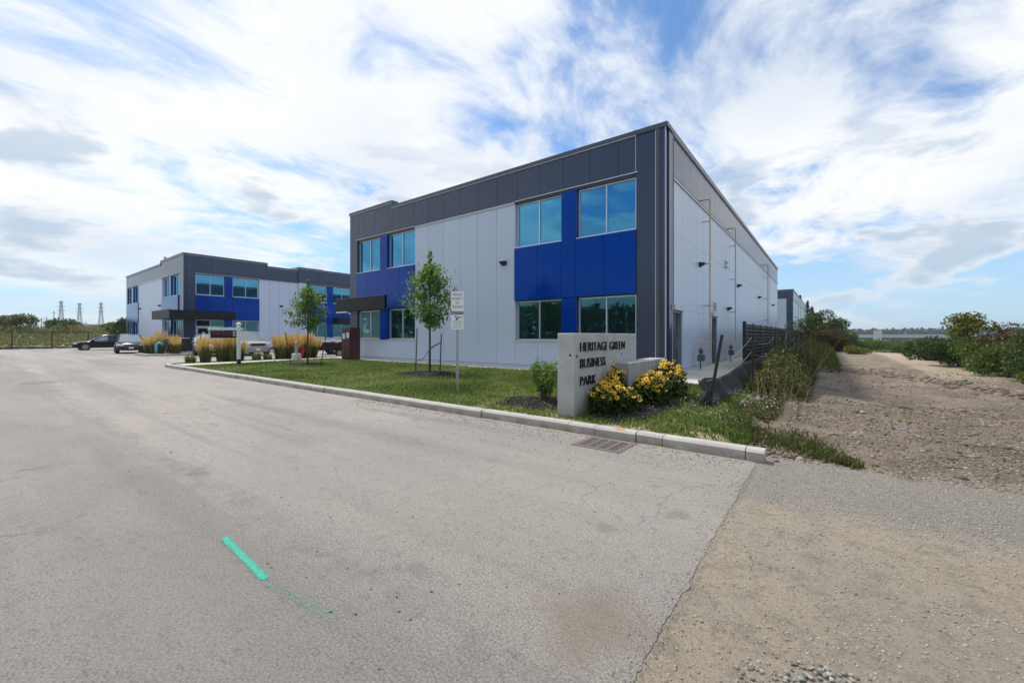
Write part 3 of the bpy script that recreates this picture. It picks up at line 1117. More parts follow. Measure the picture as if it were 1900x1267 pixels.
# east side
fs = Face(bA, 0, 0, R(90), 0, 38.0, 8.25, (0.5, 0.3))     # local x = Y - 14.12
fs.strip('charcoal', 0.265, 0.75, -0.25, 0.02, 0.05, 8.31, 'corner_panel')
fs.strip('trim', 0.62, 0.66, 0.02, 0.03, 0.05, 8.31, 'corner_trim')
fs.strip('coping', 0.72, 0.752, 0.02, 0.035, 0.05, 8.31, 'corner_trim')
sj = joints(0.76, 38.0)
fs.parapet([0.76] + sj[1:], 6.90, 8.47)
fs.strip('coping', 0.01, 0.74, -0.40, 0.05, 8.312, 8.468, 'coping')
fs.strip('trim', 0.76, 38.0, 0.0, 0.04, 6.78, 6.90, 'band_flashing')
fs.strip('coping', 0.76, 38.0, 0.0, 0.05, 6.865, 6.893, 'band_flashing')
wj = [0.76, 1.92, 3.0, 4.1, 5.2, 6.05, 6.82, 7.94] + joints(7.94, 38.0)[1:]
doors = {0: 2.2, 6: 2.2}
for i in range(len(wj) - 1):
    fs.panel('lightgrey', wj[i], wj[i + 1], (2.23 if i in (0, 6) else 0.12), 6.775)
    if i not in (0, 6):
        fs.strip('trim', wj[i] + 0.004, wj[i + 1] - 0.004, 0.0, 0.03, 0.0, 0.11, 'base_flashing')


def steel_door(f, x0, x1, zt):
    loc = (f.o[0], f.o[1], 0)
    fr = MB()
    fr.box(x0, x0 + 0.06, 0.02, 0.255, 0, zt)
    fr.box(x1 - 0.06, x1, 0.02, 0.255, 0, zt)
    fr.box(x0 + 0.06, x1 - 0.06, 0.02, 0.255, zt - 0.06, zt)
    d = fr.build('door', 'doorframe', f.b, loc, f.th)
    cbox('door_leaf', 'door', d, x0 + 0.065, x1 - 0.065, 0.14, 0.19, 0.01, zt - 0.065)
    h = MB().box(x1 - 0.20, x1 - 0.15, 0.125, 0.14, 0.92, 1.24)
    h.tube([(x1 - 0.175, 0.13, 1.02), (x1 - 0.175, 0.08, 1.02), (x1 - 0.30, 0.08, 1.02)], 0.012, 6)
    h.build('handle', 'steel', d)
    cbox('head_flashing', 'trim', d, x0 - 0.08, x1 + 0.08, -0.10, 0.0, zt + 0.02, zt + 0.20)


steel_door(fs, 0.78, 1.90, 2.22)
steel_door(fs, 6.84, 7.92, 2.22)
for x, z in ((4.5, 4.31), (13.7, 4.29), (10.6, 2.77), (22.9, 4.27), (32.9, 4.25)):
    wall_light(bA, fs, x, z)
# louvre and exhaust hoods
lv = fs.strip('trim', 7.1, 7.62, 0.0, 0.04, 2.46, 2.93, 'louvre')
for i in range(4):
    cbox('louvre_slot', 'black', lv, 0.07, 0.45, -0.012, 0.0, 0.07 + i * 0.10, 0.12 + i * 0.10)
for z in (5.21, 4.98):
    p = fs.pt(10.0, 0, z)
    MB().add([(-.1, 0, -.1), (.1, 0, -.1), (.1, 0, .1), (-.1, 0, .1), (-.09, -.16, -.1), (.09, -.16, -.1)],
             [(3, 2, 1, 0), (0, 1, 5, 4), (4, 5, 2, 3), (0, 4, 3), (1, 2, 5)]).build('exhaust_hood', 'steel', bA, p, fs.th)
# rows of screw heads
sb = MB()
for z in (4.92, 2.28, 8.18):
    x = 0.9
    while x < 22:
        if not (z < 3 and (x < 2.0 or 6.7 < x < 8.0)):
            sb.box(x - .013, x + .013, -.008, 0, z - .013, z + .013)
        x += 0.36
o = sb.build('screw_heads', 'coping', bA, (0, 0, 0), fs.th)
stuff(o)


def gas_riser(y, z1, meter_y=None, camz=None):
    x = 0.30
    m = MB()
    m.tube([(-0.02, y, z1), (x - 0.04, y, z1), (x, y, z1 - 0.04), (x, y, 1.12), (x, y - 0.03, 1.08), (x, (meter_y or y - 1.3) + 0.02, 1.08), (x, (meter_y or y - 1.3), 1.05), (x, (meter_y or y - 1.3), 0.80)], 0.026, 8)
    o = m.build('gas_pipe', 'gas', bA)
    for z in (6.2, 4.40, 2.62):
        cbox('bracket', 'steel', o, 0.0, x + 0.02, y - 0.015, y + 0.015, z - 0.02, z + 0.02)
    my = meter_y or y - 1.3
    g = MB()
    g.tube([(x, my, 0.86), (x, my, 0.78), (x, my, 0.70), (x, my, 0.64)], [0.04, 0.09, 0.09, 0.05], 10)
    g.box(x - 0.10, x + 0.12, my - 0.14, my + 0.15, 0.34, 0.60)
    g.tube([(x, my + 0.02, 0.60), (x, my + 0.02, 0.68)], 0.03)
    g.tube([(x, my - 0.06, 0.36), (x, my - 0.06, 0.0)], 0.03)
    g.build('gas_meter', 'meter', bA, bevel=0.02)
    return o


gas_riser(5.0, 7.13, 3.42)
gas_riser(11.08, 7.16)
gas_riser(25.9, 7.22)
gas_riser(27.1, 7.26)
cam_s = MB()
cam_s.tube([(0.0, 5.35, 2.66), (0.22, 5.30, 2.66)], 0.02)
cam_s.box(0.14, 0.34, 5.22, 5.32, 2.58, 2.68)
cam_s.build('security_camera', 'white', bA)

# west and north sides, roof
fw = Face(bA, -18.87, 0, R(-90), -38.0, 0, 8.25, (0.5, 0.3))
fw.parapet(joints(-38.0, -0.265, 2.3), 7.035, 8.47)
xw = -0.265
fw.panel('charcoal', -1.0, -0.265, 0.05, 7.03)
fw.bay(-6.28)
fw.cols('lightgrey', joints(-15.0, -6.28), 0.05, 7.03)
fw.bay(-20.28)
fw.cols('lightgrey', joints(-38.0, -20.28), 0.05, 7.03)
MB().box(-18.3, -0.55, 0.55, 37.6, 8.0, 8.2).build('roof', 'roof', bA)
MB().box(-18.85, -0.02, 37.75, 38.0, 0.0, 8.24).build('rear_wall', 'lightgrey', bA)

# ---- the building across the court
CX, CY = -45.67, 11.64
bB = thing('business_building', 'grey and blue two-storey building across the parking court at left', 'building', (CX, CY, 0))
fl = Face(bB, 0, 0, 0, -21.87, 0, 8.25, (0.3, 0.3))
fl.parapet([-21.87] + joints(-21.87, -7.09)[1:], 7.035, 8.47)
fl.parapet(joints(-7.09, -0.02), 7.035, 8.75)
fl.strip('coping', -7.13, -7.05, -0.40, 0.052, 8.47, 8.752, 'coping_step')
fl.panel('charcoal', -21.87, -21.25, 0.05, 7.03)
fl.bay(-21.25)
fl.cols('lightgrey', joints(-15.97, -6.60), 0.12, 7.03)
fl.bay(-6.60)
fl.panel('charcoal', -1.32, -0.02, 0.05, 7.03)
fl.strip('trim', -0.03, 0.0, 0.0, 0.022, 0.05, 8.58, 'corner_trim')
fl.strip('trim', -15.9, -6.66, 0.0, 0.045, 6.95, 7.03, 'band_flashing')
wall_light(bB, fl, -7.3, 4.3)
wall_light(bB, fl, -15.2, 4.3)
fr_ = Face(bB, 0, 0, R(90), 0, 26.0, 8.25, (0.5, 0.3))
fr_.parapet([0.265, 1.0] + joints(1.0, 6.94)[1:], 7.035, 8.75)
fr_.parapet(joints(6.94, 10.1), 6.99, 8.44)
fr_.parapet(joints(10.1, 26.0), 7.035, 8.70, n=0.12)
fr_.strip('charcoal', 10.02, 10.10, -0.25, 0.119, 7.0, 8.5, 'parapet_return')
fr_.strip('coping', 6.90, 6.98, -0.40, 0.052, 8.44, 8.752, 'coping_step')
fr_.panel('charcoal', 0.265, 0.91, 0.05, 7.03)
fr_.bay(0.91, canopy=True, door=True, B=([(.55, 1, DB, 0, 1), None], [None, (.6, 1, DB, .3, 1)], None, [(.05, .95, MB2, 0, .7), (.45, .5, PB, 0, 1)]))
fr_.cols('lightgrey', joints(6.19, 10.1, 0.98), 0.12, 6.99)
fr_.panel('lightgrey', 10.1, 11.1, 0.12, 7.03, 0.12)
fr_.bay(11.1, canopy=False, B=([(.05, .5, DB, 0, 1), (.3, .9, DB, .2, 1)], None, [(.3, .34, PB, 0, 1), (.5, .54, PB, 0, 1)], [(.05, .6, MB2, 0, 1), None]))
fr_.cols('lightgrey', joints(16.38, 26.0), 0.12, 7.03)
fr_.strip('trim', 6.2, 10.05, 0.0, 0.045, 6.92, 6.985, 'band_flashing')
wall_light(bB, fr_, 8.3, 4.4)
# glazed entrance
en = MB()
en.box(0.94, 1.0, 0.14, 0.24, 0.0, 2.79)
en.box(3.13, 3.19, 0.14, 0.24, 0.0, 2.79)
en.box(1.0, 3.13, 0.14, 0.24, 2.73, 2.79)
en.box(1.0, 3.13, 0.14, 0.24, 2.14, 2.22)
en.box(2.04, 2.10, 0.138, 0.24, 0.0, 2.14)
en.box(2.04, 2.10, 0.138, 0.24, 2.22, 2.73)
eo = en.build('entrance', 'frame', bB, (0, 0, 0), R(90))
for a, c, z0, z1 in ((1.0, 2.04, 2.22, 2.73), (2.10, 3.13, 2.22, 2.73), (2.10, 3.13, 0.05, 2.14)):
    cbox('pane', 'glass_low', eo, a, c, 0.185, 0.20, z0, z1)
dl = MB().box(1.0, 1.12, 0.15, 0.20, 0.02, 2.13).box(1.92, 2.035, 0.15, 0.20, 0.02, 2.13).box(1.12, 1.92, 0.15, 0.20, 0.02, 0.25).box(1.12, 1.92, 0.15, 0.20, 2.0, 2.13).box(1.12, 1.92, 0.15, 0.20, 0.95, 1.03)
dl.build('door', 'frame', eo)
cbox('pane', 'glass_low', eo, 1.12, 1.92, 0.17, 0.18, 0.25, 0.95)
cbox('pane', 'glass_low', eo, 1.12, 1.92, 0.17, 0.18, 1.03, 2.0)
cbox('notice', 'white', eo, 1.42, 1.66, 0.158, 0.168, 1.35, 1.65)
# canopy round the corner, and one over the next entrance
cp = MB().box(0.0, 1.3, -1.3, 3.68, 2.82, 3.55).build('canopy', 'canopy', bB)
cbox('canopy_return', 'canopy', cp, -4.2, -0.005, -1.302, -0.03, 2.822, 3.548)
cbox('canopy_cap', 'coping', cp, -4.23, 1.33, -1.33, -1.25, 3.552, 3.60)
MB().box(0.13, 1.2, 13.9, 17.6, 2.70, 3.40).build('canopy', 'canopy', bB)
MB().box(-21.3, -0.5, 0.55, 25.5, 8.0, 8.2).build('roof', 'roof', bB)
MB().box(-21.85, -21.6, 0.27, 25.99, 0.0, 8.24).build('rear_wall', 'lightgrey', bB)
MB().box(-21.59, -0.27, 25.75, 25.99, 0.0, 8.24).build('end_wall', 'lightgrey', bB)
rt = MB().box(-4.6, -2.0, 11.0, 13.8, 8.2, 9.1).build('rooftop_unit', 'steel', bB)
cbox('unit_hood', 'trim', rt, -4.3, -2.3, 10.5, 10.995, 8.4, 8.95)
pm = MB()
pm.tube([(-10.0, 1.0, 8.2), (-10.0, 1.0, 9.55)], 0.09)
pm.tube([(-10.0, 1.0, 9.5), (-10.0, 1.0, 9.62)], 0.14)
pm.build('vent_pipe', 'steel', bB)

# ---- the building far behind, along the same line
bC = thing('business_building', 'farthest grey building with a dark end wall, past the near building', 'building', (-4.30, 76.8, 0))
f1 = Face(bC, 0, 0, 0, -18.9, 0, 8.25, (0.3, 0.3))
f1.parapet(joints(-18.9, -0.02), 7.035, 8.47)
f1.panel('charcoal', -0.85, -0.02, 0.05, 7.03)
f1.cols('lightgrey', joints(-8.6, -0.86), 0.05, 7.03)
f1.cols('charcoal', joints(-18.9, -8.6), 0.05, 7.03)
f2 = Face(bC, 0, 0, R(90), 0, 44.0, 8.25, (0.5, 0.3))
f2.parapet(joints(0.265, 44.0, 2.2), 6.90, 8.47)
f2.cols('lightgrey', joints(0.265, 44.0, 2.2), 0.05, 6.78)
f2.strip('trim', 0.27, 44.0, 0.0, 0.05, 6.79, 6.89, 'band_flashing')
for y in (7.0, 14.0, 32.0):
    gp = MB()
    gp.tube([(-0.02, y, 7.3), (0.30, y, 7.3), (0.30, y, 0.4)], 0.03, 6)
    gp.build('gas_pipe', 'gas', bC)
for x, z in ((5.0, 4.3), (12.5, 4.3), (20.0, 4.3), (30.0, 4.3), (3.0, 2.7)):
    wall_light(bC, f2, x, z)
MB().box(-18.3, -0.55, 0.55, 43.6, 8.0, 8.2).build('roof', 'roof', bC)
MB().box(-18.88, -0.3, 43.75, 43.99, 0.0, 8.24).build('rear_wall', 'lightgrey', bC)
MB().box(-18.89, -18.6, 0.27, 43.74, 0.0, 8.24).build('end_wall', 'lightgrey', bC)


# ---------------------------------------------------------------- the concrete sign
MATS['letter'] = M('black_letters', (0.010, 0.010, 0.011), 0.4)
MATS['red'] = M('red_paint', (0.42, 0.015, 0.02), 0.4)
MATS['maroon'] = M('maroon_metal', (0.060, 0.014, 0.016), 0.45, var=0.2, vscale=3)
MATS['orange'] = M('orange_spray', (0.75, 0.22, 0.05), 0.8)
sg = thing('sign_wall', 'low concrete wall sign with black lettering beside yellow flowers', 'sign', (-3.455, 6.27, -0.06))
MB().box(-0.325, 0.0, 0.0, 2.89, -0.2, 1.45).build('slab', 'signconc', sg, bevel=0.014)
lb = MB().box(0.006, 0.375, 1.55, 3.80, -0.2, 0.875).build('low_block', 'boardconc', sg, bevel=0.02)
for y in (1.85, 2.12, 2.38, 2.62, 2.88, 3.12, 3.36, 3.58):
    cbox('board_mark', 'boardconc', lb, 0.372, 0.381, y - 0.006, y + 0.006, -0.1, 0.85)
tr_ = R(90)
for txt, z, w in (('HERITAGE GREEN', 1.125, 1.97), ('BUSINESS', 0.835, 1.02), ('PARK', 0.525, 0.60)):
    put_text('lettering', txt, 0.245, 'letter', sg, (0.014, 0.19, z), (R(90), 0, R(90)), extrude=0.012, fit=w, thin=-0.017)
hs = MB()
for y, z in ((0.10, 1.05), (2.05, 1.02)):
    hs.tube([(0.0, y, z), (0.008, y, z)], 0.022, 10)
hs.tube([(-0.07, -0.001, 1.07), (-0.07, -0.004, 1.07)], 0.022, 12)
hs.build('form_tie_hole', 'core', sg)

# ---------------------------------------------------------------- street signs and posts
MATS['signwhite'] = M('sign_white', (0.76, 0.77, 0.77), 0.4, var=0.03)
sp = thing('sign_post', 'steel post with white private property and surveillance plates on the lawn', 'sign', (-7.32, 7.37, -0.06), R(40))
m = MB()
m.box(-0.03, 0.03, -0.012, 0.0, -0.2, 1.72)
m.box(-0.03, -0.022, -0.03, -0.012, -0.2, 1.72)
m.box(0.022, 0.03, -0.03, -0.012, -0.2, 1.72)
po = m.build('post', 'steel', sp)
for i in range(30):
    z = 0.1 + i * 0.052
    cbox('punched_hole', 'core', po, -0.006, 0.006, -0.0155, -0.0125, z, z + 0.012)
p1 = MB().box(-0.157, 0.157, -0.036, -0.032, 2.02, 2.49).build('warning_plate', 'signwhite', sp, bevel=0.002)
p2 = MB().box(-0.152, 0.152, -0.036, -0.032, 1.56, 2.01).build('notice_plate', 'signwhite', sp, bevel=0.002)
m2 = MB().box(-0.03, 0.03, -0.028, -0.004, 1.721, 2.3).build('post_head', 'steel', sp)
rx = (R(90), 0, 0)
for txt, z, w in (('PRIVATE', 2.385, 0.22), ('PROPERTY', 2.285, 0.265), ('NO', 2.185, 0.085), ('TRESPASSING', 2.085, 0.265)):
    put_text('lettering', txt, 0.095, 'letter', p1, (0, -0.0375, z), rx, align='CENTER', fit=w)
cbox('notice_band', 'letter', p2, -0.148, 0.148, -0.0385, -0.0365, 1.925, 2.0)
put_text('lettering', 'NOTICE', 0.075, 'signwhite', p2, (0, -0.0395, 1.936), rx, align='CENTER', fit=0.26)
cmk = MB()
cmk.add([(-.07, -.038, 1.90), (.075, -.038, 1.875), (.075, -.038, 1.845), (.02, -.038, 1.835), (-.055, -.038, 1.845)], [(0, 4, 3, 2, 1)])
cmk.add([(-.03, -.038, 1.835), (.01, -.038, 1.83), (.02, -.038, 1.79), (-.05, -.038, 1.79)], [(0, 3, 2, 1)])
cmk.add([(.085, -.038, 1.88), (.11, -.038, 1.87), (.11, -.038, 1.85), (.085, -.038, 1.845)], [(0, 3, 2, 1)])
cmk.build('camera_symbol', 'letter', p2)
cbox('camera_symbol_fill', 'signwhite', p2, -0.045, 0.05, -0.0392, -0.0384, 1.852, 1.872)
for txt, z, w in (('THIS PROPERTY', 1.742, 0.25), ('IS MONITORED', 1.695, 0.23), ('BY VIDEO', 1.648, 0.16), ('SURVEILLANCE', 1.60, 0.24)):
    put_text('lettering', txt, 0.042, 'letter', p2, (0, -0.0375, z), rx, align='CENTER', fit=w)

rs = thing('sale_sign', 'white colonial post with a hanging dark for-sale panel beside golden grasses', 'sign', (-22.68, 7.95, -0.05))
MB().box(-0.075, 0.075, -0.075, 0.075, -0.2, 0.25).build('post_sleeve', 'black', rs)
pp = MB().box(-0.065, 0.065, -0.065, 0.065, 0.252, 1.93).build('post', 'white', rs)
m = MB()
m.box(-0.10, 0.10, -0.10, 0.10, 1.932, 1.975)
m.add([(-.085, -.085, 1.977), (.085, -.085, 1.977), (.085, .085, 1.977), (-.085, .085, 1.977), (0, 0, 2.05)], [(0, 1, 4), (1, 2, 4), (2, 3, 4), (3, 0, 4), (3, 2, 1, 0)])
m.build('post_cap', 'white', pp)
ar = MB().box(-0.05, 0.05, -1.25, -0.067, 1.655, 1.775).build('arm', 'white', rs)
cbox('arm_stub', 'white', ar, -0.045, 0.045, 0.067, 0.20, 1.66, 1.76)
for y in (-1.0, -0.35):
    cbox('arm_hook', 'white', ar, -0.05, 0.05, y - 0.06, y + 0.06, 1.762, 1.785)
pn = MB().box(-0.008, 0.008, -1.16, -0.10, 1.28, 1.60).build('sale_panel', 'letter', rs)
put_text('lettering', 'FOR SALE', 0.21, 'red', pn, (0.0095, -1.12, 1.44), (R(90), 0, R(90)), fit=0.80)
lg = MB()
lg.tube([(0.009, -0.20, 1.52), (0.0105, -0.20, 1.52)], 0.055, 16)
lg.box(0.009, 0.0105, -0.25, -0.15, 1.38, 1.43)
lg.build('emblem', 'signwhite', pn)
lg = MB()
lg.tube([(0.0107, -0.20, 1.52), (0.0112, -0.20, 1.52)], 0.025, 12)
lg.build('emblem_centre', 'letter', pn)
for y in (-1.05, -0.2):
    cbox('chain', 'steel', pn, -0.006, 0.006, y - 0.006, y + 0.006, 1.631, 1.659)

# hydrant, bollard, cabinet
hy = thing('fire_hydrant', 'red fire hydrant among the golden grasses near the second tree', 'hydrant', (-25.3, 12.2, -0.07))
m = MB()
m.tube([(0, 0, 0), (0, 0, .04), (0, 0, .05), (0, 0, .62), (0, 0, .64), (0, 0, .70), (0, 0, .80), (0, 0, .86)], [.17, .17, .11, .11, .15, .15, .10, .03], 14)
m.build('barrel', 'red', hy, smooth=False)
m = MB()
m.tube([(0, -.22, .48), (0, .22, .48)], .065, 10)
m.tube([(0.0, 0, .42), (.22, 0, .42)], .085, 10)
m.build('outlet_caps', 'red', hy)
MB().tube([(0, 0, .86), (0, 0, .92)], .03, 5).build('operating_nut', 'steel', hy)
mk = MB()
mk.tube([(0.12, 0.2, 0.55), (0.12, -0.55, 0.78), (0.12, -0.9, 0.92)], 0.03, 6)
tag(mk.build('marker_arm', 'red', None, (-25.3, 12.2, -0.07)), 'thin red slanting marker arm beside the fire hydrant', 'marker')
bo = thing('bollard', 'grey steel pipe bollard on a concrete footing at the walk edge', 'bollard', (-24.2, 11.4, -0.03))
MB().tube([(0, 0, -0.1), (0, 0, .30), (0, 0, .36)], [.26, .26, .20], 8).build('footing', 'concrete', bo)
MB().tube([(0, 0, .36), (0, 0, 1.0), (0, 0, 1.06)], [.085, .085, .03], 12).build('pipe', 'steel', bo)
cb = thing('utility_cabinet', 'tall dark maroon metal cabinet with white papers at the building corner', 'cabinet', (-21.25, 13.0, -0.04))
MB().box(-0.42, 0.42, -0.30, 0.32, 0.06, 1.83).build('body', 'maroon', cb, bevel=0.01)
MB().box(-0.40, 0.40, -0.28, 0.30, -0.05, 0.06).build('plinth', 'core', cb)
cbox('door_leaf', 'maroon', cb, -0.40, -0.01, -0.315, -0.302, 0.10, 1.80)
cbox('door_leaf', 'maroon', cb, 0.01, 0.40, -0.315, -0.302, 0.10, 1.80)
cbox('paper_notice', 'signwhite', cb, -0.30, -0.06, -0.322, -0.317, 1.20, 1.50)
cbox('paper_notice', 'signwhite', cb, 0.08, 0.34, -0.322, -0.317, 1.25, 1.55)

# ---------------------------------------------------------------- drain grate, paint marks
MATS['rust'] = M('rusty_iron', (0.165, 0.135, 0.122), 0.75, 0.2, var=0.25, vscale=20)
gr = thing('drain_grate', 'rusty rectangular storm drain grate in the road against the kerb', 'grate', (-2.54, 5.49, -0.198))
gr.rotation_euler = (0, 0, R(-1))
m = MB()
m.box(-.36, .36, -.30, -.25, -.02, .006).box(-.36, .36, .25, .30, -.02, .006).box(-.36, -.31, -.25, .25, -.02, .006).box(.31, .36, -.25, .25, -.02, .006)
m.build('frame', 'rust', gr)
MB().box(-.31, .31, -.25, .25, -.05, .0022).build('pit', 'core', gr)
for i in range(5):
    x = -.30 + i * .15
    cbox('rib', 'rust', gr, x - .018, x + .018, -.249, .249, .0025, .0075)
for i in range(8):
    y = -.235 + i * .067
    cbox('bar', 'rust', gr, -.309, .309, y - .015, y + .015, .0028, .0065)


def paint_mat(name, col, cover, edge):
    t = NT(name)
    xyz = t.sepxyz('Generated')
    ex = t.math('MULTIPLY', t.map(xyz[0], 0.0, edge), t.map(xyz[0], 1.0, 1 - edge))
    ey = t.math('MULTIPLY', t.map(xyz[1], 0.0, 0.45), t.map(xyz[1], 1.0, 0.55))
    n = t.noise(130, 3, 0.75)
    n2 = t.noise(38, 6, 0.8)
    k = t.math('ADD', t.math('MULTIPLY', t.math('MULTIPLY', ex, ey), cover), t.math('MULTIPLY', t.math('SUBTRACT', t.math('ADD', t.math('MULTIPLY', n, 0.5), t.math('MULTIPLY', n2, 0.5)), 0.5), 2.6))
    a = t.map(k, 0.30, 0.62)
    t.set(base_color=col, roughness=0.8, alpha=a)
    return t.m


MATS['greenpaint'] = paint_mat('green_spray', (0.05, 0.38, 0.27), 0.62, 0.10)
MATS['greenfaint'] = paint_mat('green_spray_faint', (0.10, 0.32, 0.26), 0.33, 0.15)
MATS['orangespray'] = paint_mat('orange_spray_mark', (0.78, 0.20, 0.03), 0.8, 0.4)


def mark(name, label, x0, x1, y0, y1, mat, z=-0.1955, rz=0):
    cx, cy = (x0 + x1) / 2, (y0 + y1) / 2
    w, h = (x1 - x0) / 2, (y1 - y0) / 2
    o = MB().add([(-w, -h, 0), (w, -h, 0), (w, h, 0), (-w, h, 0)], [(0, 1, 2, 3)]).build(name, mat, None, (cx, cy, z), rz)
    return tag(o, label, 'paint mark')


mark('paint_mark', 'bright green sprayed stripe on the asphalt', -3.76, -2.78, 1.11, 1.23, 'greenpaint', rz=R(-3))
mark('paint_mark', 'faint green overspray trailing beyond the green stripe', -2.86, -2.05, 1.09, 1.27, 'greenfaint', -0.1950, R(7))
mark('paint_mark', 'small orange spray mark on the kerb top above the grate', -2.62, -2.36, 5.858, 6.02, 'orangespray', -0.0495)
mh = MB()
mh.tube([(0, 0, -0.03), (0, 0, 0.003)], 0.42, 24)
mho = mh.build('manhole_cover', 'rust', None, (-20.6, 1.4, -0.2))
tag(mho, 'round iron manhole cover set in the road at far left', 'manhole cover')

# ---------------------------------------------------------------- vehicles
def paint(name, col, rough=0.14, coat=0.12, metal=0.0):
    return M(name, col, rough, metal, var=0.03, coat=coat, spec=0.22 if col[0] < 0.1 else 0.5)


paint('paint_black', (0.006, 0.006, 0.007))
paint('paint_darkgrey', (0.018, 0.020, 0.024))
paint('paint_silver', (0.36, 0.38, 0.40))
paint('paint_tan', (0.42, 0.39, 0.34))
paint('paint_greyblue', (0.20, 0.23, 0.27))
MATS['tyre'] = M('tyre', (0.012, 0.012, 0.012), 0.8)
MATS['rim'] = M('alloy_rim', (0.38, 0.39, 0.40), 0.3, 0.8)
MATS['lamp'] = M('headlamp', (0.62, 0.64, 0.66), 0.15, 0.2)
MATS['tail'] = M('tail_lamp', (0.30, 0.01, 0.01), 0.2)

SHAPES = {
    # lower body: x/L, top z, half width factor, bottom z ; cabin: x/L, roof z, width factor
    'suv': dict(L=4.55, W=1.84, body=[(-.5, .88, .80, .45), (-.475, 1.02, .92, .30), (-.36, 1.06, 1, .24), (-.1, 1.02, 1, .22), (.16, 1.0, 1, .22), (.27, .99, .99, .22), (.39, .92, .96, .24), (.465, .80, .86, .26), (.5, .60, .70, .34)],
                cab=[(-.475, 1.03, .86), (-.41, 1.50, .76), (-.25, 1.62, .73), (-.02, 1.65, .73), (.10, 1.60, .73), (.29, 1.0, .84)], wheels=(.305, -.295), r=.35),
    'wagon': dict(L=4.95, W=1.88, body=[(-.5, .86, .82, .45), (-.48, 1.0, .92, .30), (-.36, 1.03, 1, .24), (-.1, .99, 1, .22), (.12, .97, 1, .22), (.22, .96, .99, .22), (.36, .90, .96, .24), (.46, .78, .86, .26), (.5, .58, .70, .34)],
                  cab=[(-.485, 1.0, .86), (-.43, 1.36, .76), (-.28, 1.54, .72), (-.04, 1.58, .72), (.06, 1.53, .72), (.25, .97, .84)], wheels=(.32, -.285), r=.36),
    'sedan': dict(L=4.6, W=1.80, body=[(-.5, .80, .80, .45), (-.47, .98, .92, .30), (-.34, 1.0, 1, .24), (-.1, .95, 1, .22), (.12, .93, 1, .22), (.22, .92, .99, .22), (.36, .85, .96, .24), (.46, .72, .86, .26), (.5, .55, .70, .34)],
                  cab=[(-.36, 1.0, .84), (-.22, 1.38, .72), (-.06, 1.45, .70), (.04, 1.42, .70), (.22, .94, .84)], wheels=(.31, -.30), r=.33),
    'pickup': dict(L=5.6, W=1.95, body=[(-.5, 1.10, .94, .55), (-.49, 1.14, .96, .42), (-.3, 1.14, 1, .38), (-.1, 1.14, 1, .34), (.1, 1.14, 1, .34), (.2, 1.14, 1, .34), (.38, 1.10, .98, .36), (.47, 1.02, .92, .38), (.5, .82, .84, .46)],
                   cab=[(-.15, 1.15, .90), (-.13, 1.80, .78), (-.02, 1.88, .76), (.07, 1.84, .76), (.17, 1.16, .88)], wheels=(.33, -.30), r=.40),
}


